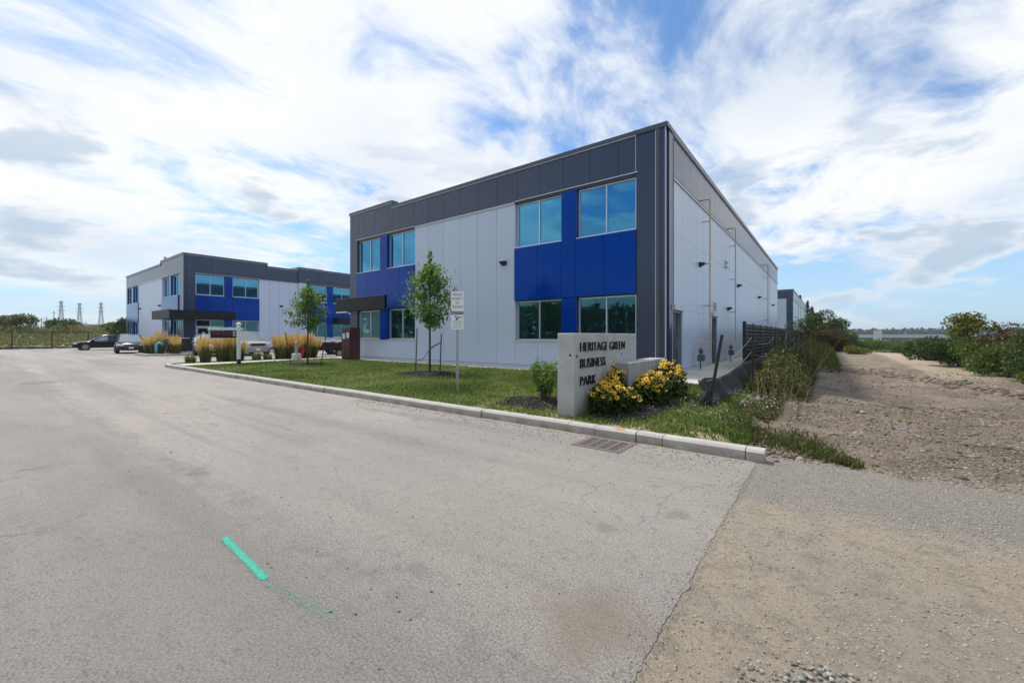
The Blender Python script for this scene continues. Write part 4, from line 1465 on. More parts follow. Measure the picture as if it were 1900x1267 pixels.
def vehicle(name, label, cat, loc, rz, pmat, shape, grille='chrome', group=None):
    S = SHAPES[shape]
    L, Wd = S['L'], S['W'] / 2
    v = thing(name, label, cat, loc, rz, group)
    rings = []
    for fx, zt, wf, zb in S['body']:
        x, w = fx * L, wf * Wd
        sh = zb + (zt - zb) * 0.62
        rings.append([(x, -w * .80, zb), (x, -w * .96, zb + .10), (x, -w, zb + (zt - zb) * .45), (x, -w * .985, sh), (x, -w * .93, zt - .02), (x, -w * .6, zt + .02), (x, 0, zt + .035),
                      (x, w * .6, zt + .02), (x, w * .93, zt - .02), (x, w * .985, sh), (x, w, zb + (zt - zb) * .45), (x, w * .96, zb + .10), (x, w * .80, zb)])
    body = MB().loft(rings).build('body', pmat, v, smooth=True)
    md = body.modifiers.new('subd', 'SUBSURF')
    md.levels = md.render_levels = 2
    # cabin glass, roof skin and pillars
    cr, rr = [], []
    belt = min(c[1] for c in S['cab']) - 0.02
    for fx, zr, wf in S['cab']:
        x = fx * L
        wb = .90 * Wd
        wr = wf * Wd
        zr2 = max(zr, belt + .01)
        cr.append([(x, -wb, belt), (x, -(wb * .25 + wr * .75), belt + (zr2 - belt) * .75), (x, -wr * .93, zr2), (x, 0, zr2 + .02), (x, wr * .93, zr2), (x, (wb * .25 + wr * .75), belt + (zr2 - belt) * .75), (x, wb, belt)])
    cab = MB().loft(cr).build('cabin_glass', 'carglass', v)
    hi_ = [c for c in cr if c[2][2] > belt + .3]
    rf = MB()
    rf.loft([[(p[0], p[1] * 1.02, p[2] + .012) for p in c[1:6]] for c in hi_], caps=False, closed=False)
    rf.build('roof', pmat, v, smooth=True)
    n = len(cr)
    for sd in (0, 6):
        up = 2 if sd == 0 else 4
        mid = 1 if sd == 0 else 5
        q = lambda i, k: Vector(cr[i][k]) * 1.0 + Vector((0, (-.012 if sd == 0 else .012), .004))
        for nm, i0, i1 in (('front_pillar', n - 1, n - 2), ('rear_pillar', 0, 1)):
            MB().tube([q(i0, sd), q(i1, mid), q(i1, up)] if False else [q(i0, sd), q(i1, up)], .045, 6).build(nm, pmat, cab)
        k = n // 2
        MB().tube([q(k, sd), q(k, mid), q(k, up)], .04, 6).build('centre_pillar', 'black', cab)
    # wheels
    for fx in S['wheels']:
        for sgn in (-1, 1):
            x, y, r = fx * L, sgn * (Wd - .10), S['r']
            MB().tube([(x, y - sgn * .12, r), (x, y + sgn * .103, r)], r + .055, 22).build('wheel_arch', 'black', v)
            w = MB().tube([(x, y - sgn * .10, r), (x, y - sgn * .08, r), (x, y + sgn * .09, r), (x, y + sgn * .115, r)], [r * .92, r, r, r * .9], 22).build('wheel', 'tyre', v)
            MB().tube([(x, y + sgn * .10, r), (x, y + sgn * .119, r), (x, y + sgn * .122, r)], [r * .68, r * .66, r * .3], 16).build('rim', 'rim', w)
            sp_ = MB()
            for i in range(5):
                a = i * 2 * PI / 5
                sp_.tube([(x + math.cos(a) * r * .15, y + sgn * .123, r + math.sin(a) * r * .15), (x + math.cos(a + .5) * r * .62, y + sgn * .121, r + math.sin(a + .5) * r * .62)], .022, 4)
            sp_.build('spokes', 'black', w)
    zt = S['body'][-2][1]
    zf = S['body'][-1][1]
    fxl = .5 * L
    for sgn in (-1, 1):
        MB().add([(fxl - .06, sgn * Wd * .52, zt - .13), (fxl - .06, sgn * Wd * .52, zt - .02), (fxl - .34, sgn * Wd * .93, zt + .03), (fxl - .30, sgn * Wd * .93, zt - .09),
                  (fxl + .005, sgn * Wd * .52, zt - .15), (fxl - .04, sgn * Wd * .52, zt - .03), (fxl - .27, sgn * Wd * .955, zt + .02), (fxl - .22, sgn * Wd * .955, zt - .11)],
                 [(0, 1, 2, 3), (4, 7, 6, 5), (0, 4, 5, 1), (1, 5, 6, 2), (2, 6, 7, 3), (3, 7, 4, 0)]).build('headlight', 'lamp', v)
        MB().box(S['cab'][-1][0] * L - .30, S['cab'][-1][0] * L - .12, sgn * Wd * .93 if sgn > 0 else -Wd * 1.14, Wd * 1.14 if sgn > 0 else -Wd * .93, belt + .02, belt + .15).build('mirror', pmat, v, bevel=.03)
        MB().box(-.5 * L - .005, -.5 * L + .10, min(sgn * Wd * .5, sgn * Wd * .88), max(sgn * Wd * .5, sgn * Wd * .88), zf + .12, zf + .30).build('tail_light', 'tail', v)
    gm = MB().box(fxl - .10, fxl + .012, -Wd * .5, Wd * .5, zt - .26, zt - .07).build('grille', 'black', v)
    cbox('chrome_bar', 'rim', gm, fxl + .008, fxl + .022, -Wd * .56, Wd * .56, zt - .10, zt - .065)
    cbox('chrome_bar', 'rim', gm, fxl + .008, fxl + .022, -Wd * .5, Wd * .5, zt - .275, zt - .25)
    MB().box(fxl - .15, fxl + .03, -Wd * .72, Wd * .72, .28, zt - .38).build('bumper', 'black' if shape != 'pickup' else 'rim', v, bevel=.03)
    MB().box(fxl + .031, fxl + .04, -.155, .155, .42, .57).build('licence_plate', 'signwhite', v)
    return v


vehicle('parked_car', 'black station wagon parked sideways by the chain link fence', 'car', (-62.3, 9.0, -0.2), R(-90), 'paint_black', 'wagon')
vehicle('parked_car', 'dark crossover facing the court beside the small grass island', 'car', (-49.6, 8.75, -0.2), R(-7), 'paint_darkgrey', 'suv')
vehicle('parked_car', 'silver car half hidden behind golden grasses and the for-sale sign', 'car', (-37.6, 11.40, -0.2), R(-4), 'paint_silver', 'suv')
vehicle('pickup_truck', 'pale tan pickup facing out between the golden grass clumps', 'truck', (-37.3, 13.60, -0.2), R(-4), 'paint_tan', 'pickup')
vehicle('pickup_truck', 'grey pickup with light cab behind the black trailer', 'truck', (-32.2, 20.0, -0.2), R(75), 'paint_greyblue', 'pickup')

tl = thing('utility_trailer', 'low black trailer loaded with tarps and sacks by the cabinet', 'trailer', (-28.6, 16.6, -0.2), R(60))
m = MB()
m.box(-1.5, 1.5, -.85, .85, .50, .58).box(-1.5, 1.5, -.85, -.80, .58, 1.05).box(-1.5, 1.5, .80, .85, .58, 1.05).box(-1.5, -1.45, -.8, .8, .58, 1.05).box(1.45, 1.5, -.8, .8, .58, 1.05)
m.build('bed', 'blackmetal', tl)
m = MB()
m.tube([(1.5, -.5, .5), (2.5, 0, .48)], .04, 6).tube([(1.5, .5, .5), (2.5, 0, .48)], .04, 6).tube([(2.45, 0, 0), (2.45, 0, .7)], .035, 6)
m.build('drawbar', 'blackmetal', tl)
for sgn in (-1, 1):
    w = MB().tube([(0, sgn * .9, .32), (0, sgn * 1.08, .32)], .32, 18).build('wheel', 'tyre', tl)
    MB().tube([(0, sgn * 1.0, .32), (0, sgn * 1.09, .32)], .17, 12).build('rim', 'rim', w)
    MB().box(-.45, .45, min(sgn * .87, sgn * 1.12), max(sgn * .87, sgn * 1.12), .68, .71).build('mudguard', 'blackmetal', tl)
MATS['sack'] = M('sack_cloth', (0.42, 0.33, 0.27), 0.9, var=0.25, vscale=4)
MATS['bluebag'] = M('blue_bag', (0.35, 0.42, 0.52), 0.5, var=0.2, vscale=4)
for i, (x, y, z, s_, mt) in enumerate(((-1.0, -.3, 1.05, .42, 'sack'), (-.4, .2, 1.08, .45, 'sack'), (.1, -.3, 1.08, .42, 'sack'), (.75, .15, 1.10, .45, 'bluebag'), (1.1, -.35, 1.05, .35, 'bluebag'), (-.2, -.55, .98, .35, 'sack'))):
    V = ICO_V * np.array([s_, s_ * .8, s_ * .42]) * (1 + .2 * rng.uniform(-1, 1, (12, 1)))
    so_ = link('cargo_sack', np_mesh('cargo_sack', V, ICO_F, mt, smooth=True), tl, (x, y, z))
    md = so_.modifiers.new('subd', 'SUBSURF')
    md.levels = md.render_levels = 2

# bins by the far entrance
for i, (x, y, lab) in enumerate(((-43.4, 12.6, 'black wheeled waste bin with a pale lid left of the glass entrance'), (-43.5, 10.6, 'black waste bin behind the small grass island'))):
    wb = thing('waste_bin', lab, 'bin', (x, y, -0.05))
    MB().add([(-.5, -.65, .12), (.5, -.65, .12), (.5, .65, .12), (-.5, .65, .12), (-.6, -.75, 1.15), (.6, -.75, 1.15), (.6, .75, 1.15), (-.6, .75, 1.15)],
             [(3, 2, 1, 0), (4, 5, 6, 7), (0, 1, 5, 4), (1, 2, 6, 5), (2, 3, 7, 6), (3, 0, 4, 7)]).build('bin_body', 'black', wb)
    MB().box(-.63, .63, -.78, .78, 1.152, 1.21).build('lid', 'trim', wb, bevel=.015)
    for a in (-.4, .4):
        for c in (-.5, .5):
            MB().tube([(a - .03, c, .06), (a + .03, c, .06)], .06, 10).build('castor', 'tyre', wb)
MATS['teal'] = M('teal_plastic', (0.10, 0.42, 0.50), 0.4)
hp = MB()
hp.tube([(0, 0, -.1), (0, 0, .62), (0, .06, .78), (0, .2, .85), (0, .34, .78), (0, .4, .66)], .10, 10)
tag(hp.build('vent_hook', 'teal', None, (-40.9, 8.75, -0.07), smooth=True), 'teal hooked pipe standing in the small grass island', 'pipe')


# ---------------------------------------------------------------- trees and plants
def young_tree(label, loc, h, z0, rad, seed, nleaf=3300):
    random.seed(seed)
    t = thing('young_tree', label, 'tree', loc)
    tr = MB()
    bend = [(0, 0, -.1), (0.01, 0, h * .2), (-.01, .02, h * .4), (.02, .0, h * .6), (.0, .02, h * .8), (.03, 0, h * .97)]
    tr.tube(bend, [.042, .036, .032, .026, .016, .005], 8)
    br = MB()
    P = []
    nb = 26
    for i in range(nb):
        f = i / (nb - 1)
        zb = z0 + (h * .90 - z0) * f * .92
        a = i * 2.399 + random.uniform(-.4, .4)
        prof = math.sin(PI * min(1, (.20 + f * .80))) ** .8 if f > .3 else .62 + .38 * f / .3
        ln = rad * (prof * .95 + .08) * random.uniform(.75, 1.25)
        up = .25 + .55 * f
        p0 = Vector((0, 0, zb))
        d = Vector((math.cos(a), math.sin(a), up))
        p1 = p0 + d * ln * .5
        p2 = p0 + Vector((math.cos(a), math.sin(a), up * .75)) * ln
        br.tube([p0, p1, p2], [.012, .008, .003], 5)
        for k in range(int(nleaf / nb)):
            u = random.uniform(.18, 1.08)
            q = p0.lerp(p2, u) + Vector((random.gauss(0, 1), random.gauss(0, 1), random.gauss(-.15, .8))) * (.085 + .06 * u)
            P.append(q)
    for k in range(90):
        u = random.random()
        P.append(Vector((.03 + random.gauss(0, .09) * (1.2 - u), random.gauss(0, .09) * (1.2 - u), h * (.86 + .14 * u))))
    to = tr.build('trunk', 'bark', t, smooth=True)
    br.build('branches', 'bark', to)
    P = np.array([tuple(p) for p in P])
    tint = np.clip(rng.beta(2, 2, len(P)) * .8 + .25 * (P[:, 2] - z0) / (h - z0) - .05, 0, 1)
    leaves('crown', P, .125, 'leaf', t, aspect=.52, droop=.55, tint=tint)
    return t


def stake(label, p0, p1, group):
    s_ = MB().tube([p0, p1], .022, 5).build('tree_stake', 'black')
    return tag(s_, label, 'stake', group)


def mulch(label, loc, rx, ry, n=900):
    a = rng.uniform(0, 2 * PI, n)
    r = np.sqrt(rng.uniform(0, 1, n)) * (1 + .12 * np.sin(a * 5))
    P = np.stack([r * np.cos(a) * rx, r * np.sin(a) * ry, .05 * (1 - r ** 2) + rng.uniform(0, .02, n)], 1)
    t = thing('mulch_ring', label, 'mulch', loc)
    V = [(0, 0, .05)] + [(math.cos(q) * rx, math.sin(q) * ry, -.02) for q in np.linspace(0, 2 * PI, 24, endpoint=False)]
    MB().add(V, [(0, i + 1, (i + 1) % 24 + 1) for i in range(24)]).build('mound', 'soil', t)
    stuff(stones('bark_chips', P, .026, 'mulch', t, flat=.45, aspect=.6))
    return t


Z = lawn_z
young_tree('young leafy tree on the lawn just left of the steel sign post', (-11.6, 10.25, Z(-11.6, 10.2)), 4.42, 1.75, .86, 3)
mulch('dark mulch ring under the young tree near the steel sign post', (-11.3, 9.95, Z(-11.3, 9.9) + .01), 1.15, .95)
stake('dark tree stake leaning left of the nearer young tree', (-12.15, 10.05, -.1), (-12.42, 10.35, 1.62), 'tree stakes')
stake('dark tree stake right of the nearer young tree', (-10.85, 10.05, -.1), (-10.82, 10.10, 1.42), 'tree stakes')
st_ = MB()
st_.tube([(-12.2, 10.1, .40), (-11.9, 10.2, .48), (-11.62, 10.25, .82), (-11.2, 10.15, .98), (-10.83, 10.08, 1.08)], .012, 5)
st_.tube([(-11.6, 10.25, .88), (-10.83, 10.08, 1.12)], .012, 5)
tag(st_.build('tree_tie', 'black'), 'black tie strap around the nearer young tree trunk', 'strap')
young_tree('smaller young tree on the lawn in front of the dark trailer', (-20.05, 9.98, Z(-20, 10)), 4.05, 1.70, .78, 11, 2800)
mulch('dark mulch ring under the smaller young tree near the bollard', (-19.75, 9.75, Z(-19.8, 9.8) + .01), 1.05, .85, 600)
stake('dark tree stake left of the smaller young tree', (-20.25, 9.3, -.1), (-20.75, 9.25, 1.5), 'tree stakes')
stake('dark tree stake right of the smaller young tree', (-19.05, 10.1, -.1), (-18.95, 10.3, 1.35), 'tree stakes')


def shrub(name, label, loc, rx, ry, h, nleaf, size, mat, cat='shrub', blobs=9, stems=True, group=None, seed=0, cover=None):
    """bush: leaves through many overlapping lobes, with real stems"""
    random.seed(seed + 100)
    t = thing(name, label, cat, loc, 0, group)
    P, out = [], []
    lob = []
    for i in range(blobs):
        a = random.uniform(0, 2 * PI)
        r = math.sqrt(random.random()) * .72
        z = h * random.uniform(.22, .78) * (1 - .25 * r)
        q = random.uniform(.30, .50)
        lob.append((math.cos(a) * r * rx, math.sin(a) * r * ry, z, q * rx, q * ry, q * h * .62))
    per = nleaf // blobs
    for cx, cy, cz, ax, ay, az in lob:
        d = unit(rng.normal(size=(per, 3)))
        rr = rng.uniform(.45, 1.08, (per, 1)) ** .6
        p = d * rr * np.array([ax, ay, az]) + np.array([cx, cy, cz])
        P.append(p)
        out.append(d * .7)
    P, out = np.concatenate(P), np.concatenate(out)
    k = P[:, 2] > 0.02
    P, out = P[k], out[k]
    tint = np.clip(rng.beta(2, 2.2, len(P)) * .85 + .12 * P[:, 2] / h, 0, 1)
    leaves('foliage', P, size, mat, t, aspect=.55, droop=.1, tint=tint, outward=out)
    if stems:
        b = MB()
        for cx, cy, cz, ax, ay, az in lob[:8]:
            b.tube([(cx * .15, cy * .15, -.15), (cx * .6, cy * .6, cz * .6), (cx, cy, cz + az * .5)], [.018 * h, .012 * h, .004 * h], 5)
        b.build('stems', 'bark', t)
    return t


shrub('shrub', 'rounded green boxwood shrub left of the concrete sign', (-4.72, 7.35, -.05), .42, .40, .95, 2600, .055, 'leaf', blobs=10, seed=5)
mulch('mulch bed around the green shrub beside the sign', (-4.7, 7.2, Z(-4.7, 7.2) + .012), .95, .75, 700)
mulch('mulch bed under the yellow flowers', (-2.9, 7.8, Z(-2.7, 8) + .012), .62, 1.5, 1000)


def susans(label, loc, rx, ry, h, nf, seed):
    t = thing('flower_plant', label, 'flowers', loc, 0, 'yellow coneflower clumps by the sign')
    g = np.random.default_rng(seed)
    a = g.uniform(0, 2 * PI, nf)
    r = np.sqrt(g.uniform(0, 1, nf))
    H = np.stack([r * np.cos(a) * rx, r * np.sin(a) * ry, h * (1 - .38 * r ** 2) * g.uniform(.74, 1.08, nf)], 1)
    V, F, T, CV = [], [], [], MB()
    stm = MB()
    for p in H:
        n = Vector((p[0] * .8 + g.normal() * .25 + .25, p[1] * .8 + g.normal() * .25 - .45, .75)).normalized()
        u = n.orthogonal().normalized()
        w = n.cross(u)
        s = g.uniform(.036, .052)
        k = 9
        tb = g.uniform(.2, 1)
        for i in range(k):
            an = 2 * PI * i / k
            d = u * math.cos(an) + w * math.sin(an)
            e = n.cross(d)
            o = len(V)
            c = Vector(p)
            V += [c + d * s * .2 + e * s * .10, c + d * s * .2 - e * s * .10, c + d * s * .75 - e * s * .26 - n * s * .05, c + d * s * 1.12 - n * s * .28, c + d * s * .75 + e * s * .26 - n * s * .05]
            F.append((o, o + 1, o + 2, o + 3, o + 4))
            T += [min(1, tb * g.uniform(.8, 1.1))] * 5
        c = Vector(p)
        CV.tube([c - n * s * .05, c + n * s * .22, c + n * s * .34], [s * .33, s * .30, s * .10], 7)
        b = Vector((p[0] * .45, p[1] * .45, 0))
        stm.tube([b, b.lerp(c, .5) + Vector((0, 0, .05)), c - n * .01], .0045, 4)
    link('blossoms', np_mesh('blossoms', np.array([tuple(v) for v in V]), np.array(F), 'petal', np.array(T)), t)
    stuff(CV.build('blossom_centres', 'flower_eye', t))
    stm.build('stems', 'leaf_dark', t)
    nl = nf * 14
    a = g.uniform(0, 2 * PI, nl)
    r = np.sqrt(g.uniform(0, 1, nl))
    P = np.stack([r * np.cos(a) * rx * 1.05, r * np.sin(a) * ry * 1.05, h * (1 - .3 * r ** 2) * g.uniform(.05, .92, nl)], 1)
    leaves('foliage', P, .10, 'leaf_dark', t, aspect=.36, droop=.2)
    return t


susans('yellow flowering clump in front of the sign lettering', (-3.10, 6.95, -.04), .32, .46, .62, 95, 1)
susans('taller yellow flowering clump against the low concrete block end', (-3.24, 7.50, -.03), .20, .26, .86, 34, 2)
susans('small low yellow flowering clump nearest the kerb under the block', (-2.85, 7.25, -.03), .20, .24, .46, 22, 7)
susans('wide yellow flowering clump along the low concrete block', (-2.82, 8.40, -.02), .32, .62, .64, 105, 3)
susans('yellow flowering clump at the right end of the concrete block', (-2.80, 9.45, -.02), .34, .48, .80, 70, 4)


def reed(label, loc, h, seed, dense=1.0, green=False, grp='golden feather reed grass clumps'):
    t = thing('ornamental_grass', label, 'grass clump', loc, 0, grp)
    g = np.random.default_rng(seed)
    n = int(260 * dense)
    a = g.uniform(0, 2 * PI, n)
    r = np.sqrt(g.uniform(0, 1, n)) * .22
    B = np.stack([r * np.cos(a), r * np.sin(a), np.zeros(n)], 1)
    d = np.stack([np.cos(a), np.sin(a)], 1) * g.uniform(.10, .50, (n, 1)) * h * .5
    hh = h * g.uniform(.42, .80, n)
    M1 = B + np.concatenate([d * .35, (hh * .62)[:, None]], 1)
    T1 = B + np.concatenate([d * .95, (hh * g.uniform(.75, 1.0, n))[:, None]], 1)
    s = np.stack([-np.sin(a), np.cos(a), np.zeros(n)], 1) * .011
    V = np.stack([B - s, B + s, M1 + s, T1, M1 - s], 1).reshape(-1, 3)
    q = np.arange(n)[:, None] * 5
    F = np.concatenate([q + [[0, 1, 2]], q + [[0, 2, 4]], q + [[4, 2, 3]]])
    link('blades', np_mesh('blades', V, F, 'reed', np.repeat(g.beta(2, 2.5, n), 5)), t)
    if green:
        return t
    n = int(120 * dense)
    a = g.uniform(0, 2 * PI, n)
    r = np.sqrt(g.uniform(0, 1, n))
    B = np.stack([r * np.cos(a) * .16, r * np.sin(a) * .16, np.zeros(n)], 1)
    ln_ = g.normal(0, .09, 2)
    top = np.stack([ln_[0] + r * np.cos(a) * .42 + g.normal(0, .07, n), ln_[1] + r * np.sin(a) * .42 + g.normal(0, .07, n), h * g.uniform(.74, 1.10, n)], 1)
    lo = B + (top - B) * (.62 + g.uniform(-.08, .08, (n, 1)))
    k = 4
    rings_f = np.array([0, .25, .7, 1.0])
    rr = np.array([.004, .016, .013, .002])
    VV = []
    for f, w in zip(rings_f, rr):
        c = lo + (top - lo) * f
        for j in range(3):
            an = 2 * PI * j / 3
            VV.append(c + np.array([math.cos(an) * w, math.sin(an) * w, 0]))
    V = np.stack(VV, 1).reshape(-1, 3)
    fs_ = []
    for i in range(k - 1):
        for j in range(3):
            fs_.append((i * 3 + j, i * 3 + (j + 1) % 3, (i + 1) * 3 + (j + 1) % 3, (i + 1) * 3 + j))
    F = (np.arange(n)[:, None, None] * (k * 3) + np.array(fs_)[None]).reshape(-1, 4)
    link('plumes', np_mesh('plumes', V, F, 'plume', np.repeat(g.beta(2, 2, n), k * 3)), t)
    s = np.stack([-np.sin(a), np.cos(a), np.zeros(n)], 1) * .004
    V = np.stack([B - s, B + s, lo + s, lo - s], 1).reshape(-1, 3)
    link('stalks', np_mesh('stalks', V, np.arange(n * 4).reshape(n, 4), 'straw', np.repeat(g.uniform(0, 1, n), 4)), t)
    return t


ordn = ['first', 'second', 'third', 'fourth', 'fifth', 'sixth', 'seventh', 'eighth', 'ninth', 'tenth', 'eleventh', 'twelfth', 'thirteenth']
spots = [(-25.6, 7.45, 1.45), (-25.7, 8.2, 1.42), (-26.1, 8.5, 1.58), (-25.5, 8.65, 1.50), (-26.4, 9.3, 1.28), (-26.3, 11.35, 1.45), (-25.6, 11.25, 1.52), (-26.3, 11.95, 1.60), (-25.5, 11.9, 1.50), (-26.4, 12.6, 1.62), (-25.7, 12.75, 1.52), (-26.0, 13.3, 1.55)]
for i, (x, y, h) in enumerate(spots):
    reed('golden feather reed clump, %s from the rounded kerb tip' % ordn[i], (x, y, -.07), h * (.93 + .09 * math.sin(i * 2.7)), 30 + i, .7 if i == 4 else 1.0 + .35 * math.sin(i * 1.9) ** 2)
for i, (x, y, h) in enumerate([(-25.35, 6.75, .7), (-25.3, 9.75, .72), (-25.4, 10.35, .62)]):
    reed('short green grass tuft, %s along the front of the reed bed' % ordn[i], (x, y, -.07), h, 60 + i, .8, True, 'short green grass tufts')
for i, (x, y, h) in enumerate([(-43.9, 8.9, 1.30), (-43.0, 8.7, 1.25), (-42.2, 8.9, 1.35), (-41.4, 9.1, 1.75), (-41.2, 9.9, 1.45), (-40.5, 9.9, 1.20)]):
    reed('pale feather reed clump, %s from the dark crossover in the small island' % ordn[i], (x, y, -.07), h, 80 + i, .9, False, 'feather reed clumps in the small island')

# lawn blades
def scatter_lawn(n, x0, x1, y0, y1):
    x = rng.uniform(x0, x1, n)
    y = rng.uniform(y0, y1, n)
    k = np.array([lawn_in(a, c) for a, c in zip(x, y)])
    x, y = x[k], y[k]
    z = np.array([lawn_z2(a, c) for a, c in zip(x, y)])
    return np.stack([x, y, z], 1)


def bare(P, keep=.35):
    v = np.array([fbm(p[0], p[1], .8) for p in P])
    return P[(v < .25) | (rng.uniform(0, 1, len(P)) < keep)]


B1 = np.concatenate([scatter_lawn(46000, -23.4, -9, 6.0, 13.3), scatter_lawn(34000, -9, -4.5, 6.0, 13.3), scatter_lawn(34000, -4.6, -.7, 6.0, 12.2)])
B1 = bare(B1)
inbed = ((B1[:, 0] + 2.9) / .55) ** 2 + ((B1[:, 1] - 7.8) / 1.35) ** 2 < 1
inbed |= ((B1[:, 0] + 4.7) / .85) ** 2 + ((B1[:, 1] - 7.2) / .65) ** 2 < 1
inbed |= ((B1[:, 0] + 11.3) / 1.1) ** 2 + ((B1[:, 1] - 9.95) / .9) ** 2 < 1
inbed |= ((B1[:, 0] + 19.75) / 1.0) ** 2 + ((B1[:, 1] - 9.75) / .8) ** 2 < 1
B1 = B1[~inbed]
kb = (B1[:, 1] < 6.9) & (np.array([fbm(p[0], p[1] * 1.6, 1.3) for p in B1]) > -.05) & (B1[:, 0] > -6)
B1 = B1[~kb | (rng.uniform(0, 1, len(B1)) < .3)]
tint = np.clip(rng.beta(2, 2.2, len(B1)) + .28 * np.array([fbm(p[0] + 4, p[1], .5) for p in B1]), 0, 1)
stuff(blades('lawn_grass', B1, .052, .016, 'grassblade', tint=tint, lean=.9), 'short mown grass covering the lawn', 'grass')
# clover heads and small white litter in the grass by the silt fence
P = scatter_lawn(420, -2.5, -.9, 7.2, 12)
P[:, 2] += rng.uniform(.05, .16, len(P))
stuff(leaves('clover_blooms', P, .022, 'whitebloom', aspect=.9), 'scattered small white clover blooms in the grass', 'blooms')
# kerbside grass tongue creeping over the dirt
t_ = rng.uniform(0, 1, 3800)
cx_ = -1.05 + 1.32 * t_
cy_ = 7.75 - 1.30 * t_
wd = (1 - t_) * .55 + .07
P = np.stack([cx_ + rng.normal(0, 1, 3800) * wd * .55, cy_ + rng.normal(0, 1, 3800) * wd * .55], 1)
P = P[(P[:, 1] > 6.1) & (P[:, 0] > -1.6)]
P = np.array([(x, y, max(dirt_z(x, y), lawn_z2(x, y) if lawn_in(x, y) else -9)) for x, y in P])
stuff(blades('creeping_grass', P, .075, .013, 'weed', lean=1.1), 'tongue of rough grass creeping from the kerb end onto the dirt', 'grass')

# ---------------------------------------------------------------- stones, clods and litter on the dirt
def on_dirt(n, x0, x1, y0, y1):
    x = rng.uniform(x0, x1, n)
    y = rng.uniform(y0, y1, n)
    return np.array([(a, c, dirt_z(a, c)) for a, c in zip(x, y)])


G1 = np.concatenate([on_dirt(15000, -.62, 4.2, 4.55, 6.45), on_dirt(9000, -.66, 3.4, 1.2, 4.7)])
stuff(stones('loose_gravel', G1, rng.uniform(.003, .012, len(G1)), 'stone', tint=rng.beta(3, 1.8, len(G1))), 'loose grey gravel spread along the edge of the dirt lot', 'gravel')
a = rng.uniform(0, 2 * PI, 420)
r = rng.uniform(0, 1, 420) ** .6
P = np.stack([.02 + r * np.cos(a) * .38, 2.24 + r * np.sin(a) * .26], 1)
P = np.array([(x, y, dirt_z(x, y) + .003 + .008 * max(0, 1 - ((x - .02) ** 2 + (y - 2.28) ** 2) / .05)) for x, y in P])
stuff(stones('pebble_patch', P, rng.uniform(.004, .015, 420), 'pebble', base='ico'), 'patch of pale rounded pebbles near the asphalt edge', 'pebbles')
C1 = np.concatenate([on_dirt(19000, -.6, 5, 6.3, 13), on_dirt(9000, -1, 6, 13, 26)])
sz = rng.uniform(.004, .025, len(C1))
sz = np.where(rng.uniform(0, 1, len(C1)) < .04, sz * 2.4, sz)
stuff(stones('soil_crumbs', C1, sz, 'clod'), 'crumbled tan soil over the dirt lot', 'soil')
n = 3200
x = rng.uniform(.4, 6.5, n)
y = 21.7 - (x - 1.4) * 2.35 + rng.normal(0, .55, n)
k = y > 12.5
x, y = x[k], y[k]
P = np.array([(a, c, dirt_z(a, c)) for a, c in zip(x, y)])
stuff(stones('rubble_ridge', P, rng.uniform(.015, .095, len(P)), 'clod', base='ico', tint=rng.beta(2, 3.5, len(P))), 'ridge of dark broken soil lumps across the dirt lot', 'rubble')
P = np.array([(-.52 + rng.normal(0, .22), 6.62 + rng.normal(0, .16), 0) for _ in range(260)])
P[:, 2] = [dirt_z(max(a, -.78), c) + .01 for a, c in P[:, :2]]
stuff(stones('soil_heap', P, rng.uniform(.008, .030, 260), 'clod', base='ico', tint=rng.beta(2, 4, 260)), 'small heap of dark crumbled soil at the kerb end', 'soil')
# grit on the road
P = np.stack([rng.uniform(-9, -.8, 2600), 5.78 - rng.exponential(.28, 2600), np.full(2600, -.197)], 1)
P3 = np.stack([rng.uniform(-1.05, -.66, 1500) + .1 * rng.normal(size=1500) * 0, rng.uniform(.8, 5.6, 1500), np.full(1500, -.196)], 1)
P3[:, 0] = -.66 - rng.exponential(.05, 1500)
P2 = np.stack([rng.uniform(-12, -.8, 700), rng.uniform(.9, 5.6, 700), np.full(700, -.197)], 1)
P = np.concatenate([P, P2, P3])
sg_ = rng.uniform(.003, .010, len(P))
sg_[-1500:] *= .55
tg_ = rng.beta(2, 4, len(P))
tg_[-1500:] = rng.beta(3, 2, 1500)
stuff(stones('road_grit', P, sg_, 'stone', tint=tg_), 'dark grit scattered on the road near the kerb', 'grit')
MATS['bluespray'] = paint_mat('blue_spray', (0.25, 0.36, 0.58), 0.30, 0.5)
for x, y, w, lab in ((-.80, 9.8, .42, 'pale blue spray marks on the dirt near the weeds'), (.95, 9.6, .46, 'faint blue spray marks in the middle of the dirt lot')):
    xs_, ys_ = np.linspace(-w, w, 9), np.linspace(-.22, .22, 7)
    V = [(a, c, dirt_z(x + a, y + c) + .012) for c in ys_ for a in xs_]
    F = [(j * 9 + i, j * 9 + i + 1, (j + 1) * 9 + i + 1, (j + 1) * 9 + i) for j in range(6) for i in range(8)]
    o = link('paint_mark', np_mesh('paint_mark', V, F, 'bluespray'), None, (x, y, 0))
    tag(o, lab, 'paint mark')
sk = MB()
sk.tube([(1.20, 12.25, dirt_z(1.2, 12.2) + .02), (1.30, 12.12, dirt_z(1.3, 12.1) + .05), (1.42, 11.95, dirt_z(1.4, 11.9) + .02)], [.012, .02, .008], 6)
tag(sk.build('stick', 'bark'), 'short dark curved stick lying on the dirt lot', 'stick')
bp = MB().box(-.04, .04, -.03, .03, 0, .012).build('litter_cap', M('blue_plastic', (0.02, 0.09, 0.50), 0.35), None, (-2.05, 8.35, .02), R(20))
tag(bp, 'small bright blue plastic scrap in the grass by the flowers', 'litter')

